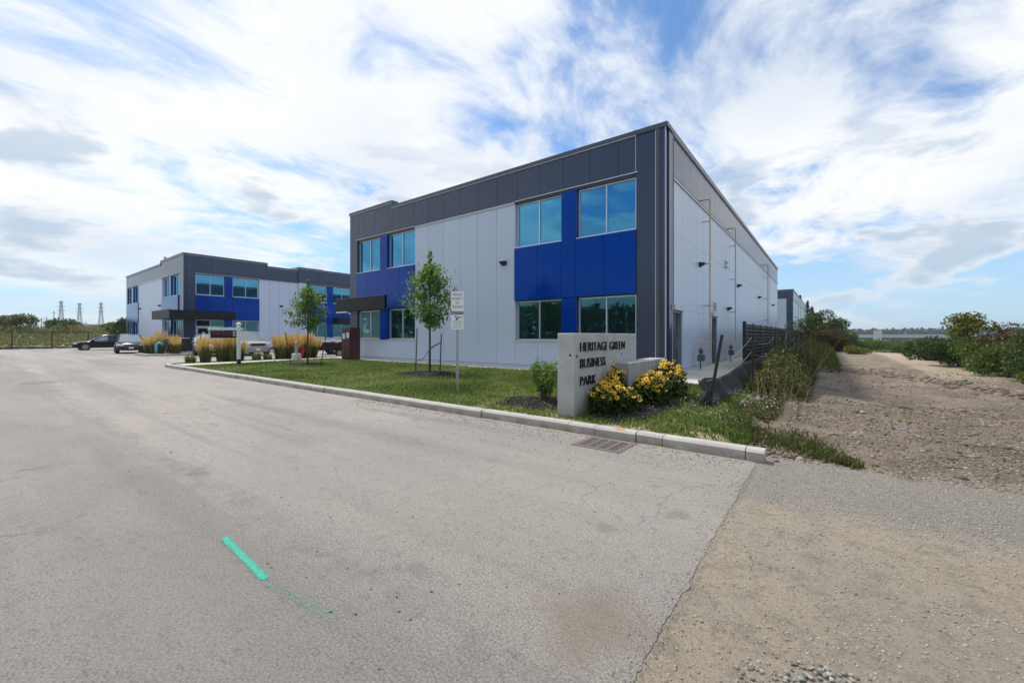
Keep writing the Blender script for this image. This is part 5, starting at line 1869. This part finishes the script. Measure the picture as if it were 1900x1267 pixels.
# ---------------------------------------------------------------- right hand fences and weeds
fe = thing('slat_fence', 'black slatted privacy fence along the side of the near building', 'fence', (-2.62, 18.5, 0))
FP = [0, 2.4, 4.8, 7.2, 9.6, 12.0, 14.4, 16.8, 19.2, 21.6, 24, 26.4, 28.8, 31.2, 33.6, 40, 46, 52, 58, 64, 70]
for i, y in enumerate(FP):
    s_ = .06 if i == 0 else .045
    MB().box(-s_, s_, y - s_, y + s_, -.3, 1.90 if i == 0 else 1.86).build('post', 'blackmetal', fe)
for i in range(len(FP) - 1):
    m = MB()
    y0, y1 = FP[i] + .05, FP[i + 1] - .05
    if i < 8:
        for k in range(21):
            z = .12 + k * .079
            wv = .012 * (-1) ** k
            m.box(-.012 + wv, .012 + wv, y0, y1, z, z + .045)
        for q in range(1, 6):
            yy = y0 + (y1 - y0) * q / 6
            m.box(-.026, .026, yy - .02, yy + .02, .1, 1.78)
    else:
        for k in range(10):
            z = .12 + k * .166
            m.box(-.012, .012, y0, y1, z, z + .12)
    m.box(-.025, .025, y0, y1, 1.78, 1.82)
    o = m.build('slat_panel', 'blackmetal', fe)
    stuff(o)

wf = thing('wire_fence', 'sagging temporary wire fence on thin dark posts through the weeds', 'fence', (-1.5, 11.7, -.15))
wp = [(0, 0), (.02, 5.1), (.05, 7.6), (.05, 10.2), (.1, 15.3), (.1, 20)]
for x, y in wp:
    MB().tube([(x, y, -.2), (x + .03, y, 1.50)], .028, 6).build('post', 'blackmetal', wf)
MATS['wire'] = M('dull_wire', (0.30, 0.29, 0.27), 0.5, 0.5)
chain = [(-.40, -2.95)] + wp
for hz in (1.46, 1.10):
    m = MB()
    for (xa, ya), (xb, yb) in zip(chain[:-1], chain[1:]):
        za = hz if ya > -1 else hz * .55
        pts_ = [(xa + (xb - xa) * f, ya + (yb - ya) * f, za + (hz - za) * f - .22 * 4 * f * (1 - f) * min(1, (yb - ya) / 5)) for f in np.linspace(0, 1, 8)]
        m.tube(pts_, .006, 4)
    m.build('wire', 'wire', wf)
sf = thing('silt_fence', 'black silt fence fabric slumped behind a leaning dark stake', 'silt fence', (-1.81, 8.8, -.16))
MB().tube([(-.10, -.05, -.2), (.0, 0, .4), (.16, .12, 1.52)], .032, 5).build('stake', 'black', sf)
MATS['fabric'] = M('silt_fabric', (0.014, 0.0135, 0.013), 0.75, var=0.4, vscale=3, bump=.4, bscale=14)
nu, nv = 46, 9
V = []
for j in range(nv):
    for i in range(nu):
        u, v = i / (nu - 1), j / (nv - 1)
        y = u * 8.2
        top = (.74 - .14 * math.sin(PI * min(1, u * 2.2)) * (u < .46) + .16 * u) * (1 if u > .03 else .9)
        x = -.02 + .30 * u + .20 * v * (1 - .3 * u) * (-1) + .05 * math.sin(u * 40 + v * 3) * (1 - v * .5) + .10 * fbm(u * 6, v, 1.0)
        x += .25 * (1 - v) ** 2
        V.append((x, y, -.05 + top * v + .03 * fbm(u * 9, v * 2, 1.2)))
F = [(j * nu + i, j * nu + i + 1, (j + 1) * nu + i + 1, (j + 1) * nu + i) for j in range(nv - 1) for i in range(nu - 1)]
fo = link('fabric', np_mesh('fabric', V, F, 'fabric', smooth=True), sf)
md = fo.modifiers.new('solid', 'SOLIDIFY')
md.thickness = .006
# bundle of fabric gathered at the stake
V = []
nr = 12
for j in range(9):
    v = j / 8
    for i in range(nr):
        a = 2 * PI * i / nr
        r = (.15 * (1 - v) ** .6 + .03) * (1 + .35 * math.sin(i * 3.7 + v * 5) + .2 * fbm(i, v * 4, .9))
        V.append((-.06 + math.cos(a) * r * .9 - .10 * (1 - v), math.sin(a) * r - .05, -.08 + .52 * v))
F = [(j * nr + i, j * nr + (i + 1) % nr, (j + 1) * nr + (i + 1) % nr, (j + 1) * nr + i) for j in range(8) for i in range(nr)]
link('gathered_fabric', np_mesh('gathered_fabric', V, F, 'fabric', smooth=True), sf)

# weeds along the fence: leafy masses with straws standing out
def weed_patch(name, label, x0, x1, y0, y1, hmax, n, mat, size, straw=0, seed=1, taper=True):
    g = np.random.default_rng(seed)
    u = g.uniform(0, 1, n)
    y = y0 + (y1 - y0) * u
    x = g.uniform(x0, x1, n)
    hh = np.array([hmax * (.55 + .45 * fbm(a * 1.3, c, .75) + .25 * fbm(a * 3, c * 2.4, 1.0)) for a, c in zip(x, y)])
    ed = 1 - np.abs((x - x0) / (x1 - x0) * 2 - 1) ** 3
    if taper:
        ed *= np.clip((y - y0) / 1.2, .25, 1)
    z = g.uniform(0, 1, n) ** .75 * np.maximum(hh, .15) * (.25 + .75 * ed)
    gz = np.array([max(dirt_z(a, c), -.25) for a, c in zip(x, y)])
    P = np.stack([x + g.normal(0, .05, n), y, gz + z], 1)
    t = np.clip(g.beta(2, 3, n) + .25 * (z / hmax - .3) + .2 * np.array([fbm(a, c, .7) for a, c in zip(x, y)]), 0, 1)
    o = leaves(name, P, size, mat, tint=t, aspect=.33, droop=-.25)
    return stuff(o, label, 'weeds')


weed_patch('fence_weeds', 'tangle of tall olive weeds in front of the slatted fence', -1.75, -.38, 11.7, 21, 1.38, 19000, 'weed', .085, seed=3)
weed_patch('fence_weeds_far', 'yellowing weeds farther along the slatted fence', -2.1, .4, 21, 48, 1.35, 15000, 'leaf_yellow', .12, seed=4, taper=False)
weed_patch('silt_weeds', 'low weeds and dry straw at the foot of the silt fence', -1.40, -.80, 8.6, 11.8, .28, 2400, 'weed', .075, seed=5)
P = np.array([(rng.uniform(-1.6, -.4), rng.uniform(9.0, 14), 0) for _ in range(80)])
P[:, 2] = [dirt_z(a, c) for a, c in P[:, :2]]
stuff(blades('dry_straws', P, .70, .012, 'straw', lean=1.0), 'pale dry straws leaning out of the weeds', 'straw')
V = []
P = np.array([(rng.normal(-1.25, .22), rng.normal(10.3, .45), 0) for _ in range(280)])
P[:, 2] = [dirt_z(a, c) + rng.uniform(.02, .22) for a, c in P[:, :2]]
stuff(leaves('plastic_scraps', P, .05, 'whitebloom', aspect=.4), 'pale shredded plastic caught below the silt fence', 'litter')

# wiry stalks with small heads standing above the weeds
MATS['stalk'] = M('weed_stalk', (0.10, 0.095, 0.04), 0.8, var=.3)
n = 90
P = np.stack([rng.uniform(-1.65, -.25, n), rng.uniform(11, 27, n), np.zeros(n)], 1)
P[:, 2] = [dirt_z(a, c) for a, c in P[:, :2]]
h_ = rng.uniform(1.0, 1.75, n)
tp = P + np.stack([rng.normal(.05, .26, n), rng.normal(0, .26, n), h_], 1)
m = MB()
for p, q in zip(P, tp):
    m.tube([p, (p + q) / 2 + rng.normal(0, .03, 3), q], [.006, .005, .003], 4)
stuff(m.build('weed_stalks', 'stalk'), 'thin wiry stalks rising above the weeds by the fence', 'weeds')
hd = np.repeat(tp, 7, axis=0) + rng.normal(0, .035, (n * 7, 3))
stuff(leaves('seed_heads', hd, .045, 'weed', tint=rng.beta(2, 2, n * 7) * .5), 'small dark seed heads on stalks above the weeds', 'weeds')

# bushes on the right
BUSH = [
    ('dark green bush at the far right edge of the dirt lot', 6.6, 20.6, 2.0, 2.2, 2.15, 7000, .13, 'leaf_dark'),
    ('low bright green bush at the bottom right of the bush row', 5.35, 18.6, 1.0, 1.1, .75, 2600, .10, 'leaf_mid'),
    ('broad mid green bush, second from the right edge', 6.0, 23.6, 1.8, 1.8, 1.80, 6500, .13, 'leaf_mid'),
    ('rust tinged bush in the middle of the right bush row', 6.5, 26.6, 1.7, 1.7, 1.90, 5500, .13, 'leaf_brown'),
    ('mid green bush beside the pale track', 5.6, 27.0, 1.4, 1.8, 1.70, 5000, .13, 'leaf_mid'),
    ('dark leafy bush below the small leaning tree', 5.2, 30.6, 1.5, 2.0, 1.85, 6000, .14, 'leaf_dark'),
    ('green bush behind the rust tinged bush', 8.5, 29.5, 2.2, 2.4, 1.75, 5500, .15, 'leaf_mid'),
    ('green bush far behind at the right edge', 10.2, 26.0, 2.4, 2.4, 2.0, 5500, .15, 'leaf_dark'),
    ('olive bush behind the small leaning tree', 7.2, 38.0, 2.2, 3.0, 1.75, 5500, .17, 'leaf_yellow'),
    ('dark bush at the bend of the pale track', 5.0, 36.5, 1.4, 2.2, 1.5, 4200, .15, 'leaf_dark'),
    ('green thicket beyond the track bend, left part', 2.6, 66, 3.2, 3.0, 1.9, 5500, .22, 'leaf_mid'),
    ('green thicket beyond the track bend, middle part', 8.0, 74, 4.2, 3.6, 2.1, 5500, .24, 'leaf_mid'),
    ('green thicket beyond the track bend, right part', 14.0, 70, 4.5, 4.0, 2.1, 5500, .24, 'leaf_dark'),
    ('wide green thicket far right behind the bush row', 17.0, 48, 5.0, 5.0, 2.3, 6500, .22, 'leaf_mid'),
    ('low yellow green bush left of the pale track', 1.9, 45.5, 1.2, 1.8, .95, 2600, .12, 'leaf_yellow'),
    ('rusty brown bush at the end of the slatted fence', .2, 52.5, 1.9, 2.2, 3.1, 6500, .17, 'leaf_brown'),
]
for i, (lab, x, y, rx_, ry_, h, n, s_, mt) in enumerate(BUSH):
    shrub('bush', lab, (x, y, dirt_z(x, y) - .05), rx_, ry_, h, int(n * 1.7), s_ * .74, mt, 'bush', 18, True, 'bushes around the dirt lot', seed=200 + i)


def big_tree(name, label, loc, h, rad, n, size, mat, seed, trunk_h=.3, cat='tree', lean=0, group=None, blobs=22):
    random.seed(seed)
    t = thing(name, label, cat, loc, 0, group)
    tr = MB()
    tr.tube([(0, 0, -.3), (lean * .2, 0, h * .2), (lean * .5, 0, h * .45), (lean, 0, h * .8)], [h * .028, h * .022, h * .015, h * .004], 8)
    to = tr.build('trunk', 'bark', t, smooth=True)
    br = MB()
    P, out = [], []
    for i in range(blobs):
        f = random.random()
        a = random.uniform(0, 2 * PI)
        z = h * (trunk_h + (1 - trunk_h) * (.1 + .82 * f))
        w = rad * math.sin(PI * (.18 + .74 * f)) * math.sqrt(random.random()) * .85
        c = Vector((math.cos(a) * w + lean * z / h, math.sin(a) * w, z))
        br.tube([(lean * .5 * z / h, 0, z * .62), (c.x * .6, c.y * .6, z * .85), c], [h * .010, h * .006, h * .002], 5)
        q = rad * random.uniform(.26, .44)
        k = n // blobs
        d = unit(rng.normal(size=(k, 3)))
        P.append(np.array(c) + d * (rng.uniform(.35, 1.05, (k, 1)) ** .6) * np.array([q, q, q * .72]))
        out.append(d * .6)
    br.build('limbs', 'bark', to)
    P, out = np.concatenate(P), np.concatenate(out)
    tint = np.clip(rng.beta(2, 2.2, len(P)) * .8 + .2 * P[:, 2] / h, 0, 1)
    leaves('crown', P, size, mat, t, tint=tint, outward=out, droop=.1)
    return t


big_tree('tree', 'small leaning olive tree rising above the right bush row', (5.6, 33.5, -.4), 3.0, 1.55, 3800, .14, 'leaf_yellow', 5, .25, lean=.5)
big_tree('tree', 'bare twiggy rust coloured shrub tree right of the leaning tree', (7.6, 33.0, -.4), 2.3, 1.2, 1500, .13, 'leaf_brown', 6, .25)
big_tree('tree', 'dark broad green tree past the farthest building', (-.9, 60, -.5), 4.6, 3.0, 8000, .22, 'leaf_dark', 7, .12)
big_tree('tree', 'green tree behind the rusty brown bush', (1.0, 66, -.9), 4.4, 2.6, 6000, .24, 'leaf_mid', 8, .12)
# bare tree
dt = thing('dead_tree', 'bare grey leafless tree beyond the right bushes', 'tree', (19.5, 84, -1.9))
m = MB()
random.seed(9)


def limb(m, p, d, ln, r, dep):
    q = p + d * ln
    m.tube([p, p.lerp(q, .5) + Vector((random.gauss(0, .05), random.gauss(0, .05), 0)) * ln, q], [r, r * .8, r * .55], 5)
    if dep == 0:
        return
    for _ in range(3):
        nd = (d + Vector((random.gauss(0, .38), random.gauss(0, .38), random.uniform(.05, .35)))).normalized()
        limb(m, q, nd, ln * random.uniform(.55, .8), r * .6, dep - 1)


m.tube([(0, 0, -.3), (0, 0, 1.4)], [.14, .11], 7)
tk = m.build('trunk', 'deadwood', dt)
m = MB()
for _ in range(5):
    limb(m, Vector((0, 0, 1.35)), Vector((random.gauss(0, .40), random.gauss(0, .40), 1)).normalized(), 1.5, .055, 3)
m.build('limbs', 'deadwood', dt)


def conifer(label, loc, h, rad, n, seed):
    g = np.random.default_rng(seed)
    t = thing('conifer', label, 'tree', loc, 0, 'conifers behind the farthest building')
    MB().tube([(0, 0, -.5), (0, 0, h * .98)], [h * .018, .02], 7).build('trunk', 'bark', t)
    f = g.uniform(.08, 1, n) ** .8
    a = g.integers(0, 9, n) * (2 * PI / 9) + f * 40 + g.normal(0, .22, n)
    r = rad * (1 - f) ** .9 * g.uniform(.05, 1.0, n) ** .6 * 1.3 + .05
    tier = .5 + .5 * np.sin(f * h * 4.2)
    r *= .72 + .38 * tier
    P = np.stack([r * np.cos(a), r * np.sin(a), f * h - r * .22], 1)
    out = np.stack([np.cos(a), np.sin(a), np.full(n, -.1)], 1)
    leaves('crown', P, .55, 'conifer', t, aspect=.22, outward=out * 1.2)
    return t


for i, (x, y, h, lab) in enumerate(((-7.5, 124, 13.2, 'leftmost'), (-5.6, 126, 12.6, 'second'), (-4.2, 129, 11.2, 'third'), (-3.4, 133, 10.0, 'fourth'), (-2.6, 138, 8.6, 'fifth'), (-1.6, 128, 7.2, 'lowest'))):
    conifer('dark conifer tip behind the farthest building, %s of the row' % lab, (x, y, -1.2), h, 2.0, 1700, 300 + i)

# ---------------------------------------------------------------- left background
cf = thing('chain_link_fence', 'black chain link fence along the far edge of the parking lot', 'fence', (-72.5, 0, -.2))
for i in range(-10, 14):
    MB().tube([(0, i * 3.0, -.2), (0, i * 3.0, 2.0)], .05, 6).build('post', 'blackmetal', cf)
for z in (1.95, .12):
    MB().tube([(0, -30, z), (0, 39, z)], .032, 6).build('rail', 'blackmetal', cf)
m = MB()
for i in range(230):
    y = -30 + i * .30
    m.add([(0, y - .006, .1), (0, y + .006, .1), (0, y + 1.856, 1.95), (0, y + 1.844, 1.95)], [(0, 1, 2, 3)])
    m.add([(.01, y - .006, 1.95), (.01, y + .006, 1.95), (.01, y + 1.856, .1), (.01, y + 1.844, .1)], [(0, 1, 2, 3)])
stuff(m.build('wire_mesh', 'blackmetal', cf))
sm_np = lambda q: np.clip(q, 0, 1)
n = 70000
x = -74.2 - rng.uniform(0, 1, n) ** 1.5 * 60
y = rng.uniform(-26, 44, n)
z = np.array([bank_z(a, c) for a, c in zip(x, y)]) + rng.uniform(0, 1, n) ** .8 * 1.35 * np.array([.75 + .5 * fbm(a, c, .12) for a, c in zip(x, y)])
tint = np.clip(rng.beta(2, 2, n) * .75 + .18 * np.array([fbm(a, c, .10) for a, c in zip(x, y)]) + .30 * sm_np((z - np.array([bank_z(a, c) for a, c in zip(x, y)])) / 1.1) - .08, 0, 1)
stuff(leaves('field_weeds', np.stack([x, y, z], 1), .22, 'goldenrod', tint=tint, aspect=.4, droop=-.3), 'tall goldenrod and weeds covering the bank behind the chain link fence', 'weeds')
n = 300
P = np.stack([rng.uniform(-73.9, -73.0, n), rng.uniform(-10, 20, n), rng.uniform(-.2, .05, n)], 1)
stuff(stones('bank_rocks', P, rng.uniform(.1, .35, n), 'pebble', base='ico'), 'pale rocks along the foot of the chain link fence', 'rocks')
LT = [(-118, -1, 3.4, 3.0, 'round tree at the far left edge above the goldenrod'), (-112, 5.0, 3.4, 3.4, 'broad tree above the goldenrod, second from left'), (-120, 12.0, 2.8, 4.0, 'wide green tree above the goldenrod near the pylons'),
      (-112, 17.5, 2.2, 2.2, 'small bushy tree above the goldenrod below the pylons'), (-125, 22.0, 2.4, 2.2, 'dark small tree above the goldenrod right of the pylons')]
for i, (x, y, h, rd, lab) in enumerate(LT):
    big_tree('tree', lab, (x, y, bank_z(x, y) - .3), h, rd, 2600, .42, 'leaf_mid' if i % 2 else 'leaf_dark', 40 + i, .1, group='trees behind the field bank', blobs=14)
big_tree('tree', 'green tree beside the left end of the far building', (-78, 13.2, -.2), 3.9, 1.8, 2600, .26, 'leaf_dark', 50, .1, blobs=14)
MATS['pylon'] = M('pylon_steel', (0.36, 0.39, 0.43), 0.6, 0.3)  # steel colour lightened so that it carries distance haze


def pylon(label, loc, h, rz):
    t = thing('pylon', label, 'pylon', loc, rz, 'lattice power pylons on the horizon')
    m = MB()
    w = lambda f: h * (.07 * (1 - f) ** 1.5 + .016)
    lv = [0, .18, .34, .48, .60, .70, .79, .87, .94, 1.0]
    cn = [(1, 1), (-1, 1), (-1, -1), (1, -1)]
    r = h * .0030
    for a, c in zip(lv[:-1], lv[1:]):
        for k in range(4):
            p = [(cn[k][0] * w(f), cn[k][1] * w(f), f * h) for f in (a, c)]
            q = [(cn[(k + 1) % 4][0] * w(f), cn[(k + 1) % 4][1] * w(f), f * h) for f in (a, c)]
            m.tube([p[0], p[1]], r * 1.6, 4)
            m.tube([p[0], q[1]], r, 4)
            m.tube([q[0], p[1]], r, 4)
            m.tube([p[1], q[1]], r, 4)
    m.build('lattice', 'pylon', t)
    for f, ln in ((.74, .075), (.85, .09), (.96, .065)):
        am = MB()
        am.tube([(-ln * h, 0, f * h), (ln * h, 0, f * h)], r * 1.6, 4)
        am.tube([(-ln * h, 0, f * h), (0, 0, f * h + .05 * h), (ln * h, 0, f * h)], r * 1.2, 4)
        am.build('cross_arm', 'pylon', t)
    return t


def far_pt(px, dist):
    # direction by compass bearing, in plain world coordinates
    return Vector((math.cos(px), math.sin(px), 0)) * dist


for bearing, dist, h, lab in ((174.69, 690, 42, 'leftmost of the three lattice pylons on the horizon'), (173.5, 700, 41, 'middle one of the three lattice pylons'), (172.04, 690, 42, 'rightmost of the three lattice pylons, nearest the far building')):
    p = far_pt(R(bearing), dist)
    pylon(lab, (p.x, p.y, -2), h, R(bearing + 70))
random.seed(4)
for i, (bearing, h) in enumerate(((177.1, 15), (176.8, 14), (176.5, 16), (176.2, 12), (175.9, 13), (175.6, 14), (175.15, 18), (173.1, 11))):
    p = far_pt(R(bearing), 420)
    o = MB().tube([(0, 0, -3), (0, 0, h)], .24, 5).tube([(0, -1.6, h - 1.5), (0, 1.6, h - 1.5)], .14, 4).build('utility_pole', 'pylon', None, (p.x, p.y, 0))
    tag(o, 'thin utility pole on the left horizon, %s from the left' % ordn[i], 'pole', 'utility poles on the left horizon')


def far_building(label, loc, rz, w, d, h, wall, roof_, bands=()):
    t = thing('warehouse', label, 'building', loc, rz)
    MB().box(-w / 2, w / 2, -d / 2, d / 2, -3, h).build('wall', wall, t)
    MB().box(-w / 2 - .3, w / 2 + .3, -d / 2 - .3, d / 2 + .3, h + .01, h + .5).build('roof', roof_, t)
    for i, (z0, z1) in enumerate(bands):
        MB().box(-w / 2 + 2, w / 2 - 2, -d / 2 - .1, -d / 2 - .02, z0, z1).build('window_band', 'coping', t)
    return t


MATS['farwhite'] = M('far_white_cladding', (0.62, 0.64, 0.66), 0.6, var=0.05)
MATS['fargrey'] = M('far_grey_cladding', (0.30, 0.34, 0.38), 0.6, var=0.05)
p = far_pt(R(171.0), 330)
far_building('long low grey warehouse below the pylons on the left', (p.x, p.y, -1.5), R(84), 52, 30, 8.3, 'fargrey', 'farwhite')
p = far_pt(R(85.6), 360)
far_building('long white roofed warehouse on the right horizon', (p.x, p.y, -3.2), R(-4), 58, 30, 4.6, 'farwhite', 'farwhite', ((0.2, 3.2),))
p = far_pt(R(85.94), 338)
MB_ = thing('stair_tower', 'white square tower standing on the long warehouse at right', 'tower', (p.x, p.y, -3.2), R(-4))
MB().box(-1.9, 1.9, -1.9, 1.9, -2, 7.7).build('tower_wall', 'farwhite', MB_)
MB().box(-2.0, 2.0, -2.0, 2.0, 7.71, 8.0).build('tower_cap', 'fargrey', MB_)
for be, di, w, h, lab in ((78.9, 380, 20, 6.0, 'pale far building left of the bare tree'), (75.2, 420, 26, 7.0, 'pale far building right of the bare tree'), (73.2, 400, 60, 3.2, 'low white building at the far right horizon')):
    p = far_pt(R(be), di)
    far_building(lab, (p.x, p.y, -3.4), R(be - 90), w, 20, h, 'farwhite', 'fargrey', ((1.5, 2.6),))


def treeline(name, label, b0, b1, dist, hmin, hmax, n, mat, size, z0):
    be = R(1) * rng.uniform(b0, b1, n)
    di = dist * rng.uniform(.95, 1.08, n)
    u = (be - R(b0)) / (R(b1) - R(b0))
    hh = hmin + (hmax - hmin) * (.5 + .5 * np.array([fbm(q * dist * .05, 1.0, 1.0, 4) for q in u * (b1 - b0)]))
    z = z0 + rng.uniform(0, 1, n) ** .7 * np.clip(hh, hmin * .6, hmax)
    P = np.stack([np.cos(be) * di, np.sin(be) * di, z], 1)
    return stuff(leaves(name, P, size, mat, aspect=.8, droop=0), label, 'trees')


MATS['leaf_far'] = leaf_mat('far_trees', g3((0.022, 0.044, 0.026), (0.038, 0.066, 0.036), (0.062, 0.092, 0.048)))  # bluish cast of distance haze put into these leaf colours
treeline('far_wood', 'dark band of distant trees along the right horizon', 58, 96, 720, 10, 18, 26000, 'leaf_far', 3.2, -6)
treeline('far_hedges', 'distant green hedges in front of the far right buildings', 58, 92, 300, 2.0, 4.6, 9000, 'leaf_mid', 1.1, -4.6)
treeline('far_left_wood', 'distant trees along the left horizon behind the poles', 160, 186, 520, 5, 11, 9000, 'leaf_far', 2.4, -2)
treeline('south_wood', 'tree belt across the road behind the viewer', 200, 352, 105, 8, 13, 30000, 'leaf_dark', 1.2, -.4)


# ---------------------------------------------------------------- humid summer air
hm = bpy.data.materials.new('haze_air')
hm.use_nodes = True
hn, hl = hm.node_tree.nodes, hm.node_tree.links
hn.clear()
ho_ = hn.new('ShaderNodeOutputMaterial')
pv = hn.new('ShaderNodeVolumePrincipled')
pv.inputs['Color'].default_value = (0.80, 0.88, 0.96, 1)
pv.inputs['Density'].default_value = 0.00030
pv.inputs['Anisotropy'].default_value = 0.2
hl.new(pv.outputs[0], ho_.inputs['Volume'])
stuff(MB().box(-3050, 3050, -3050, 3050, -7.5, 52).build('haze', hm), 'thin pale summer haze over the whole place', 'haze')
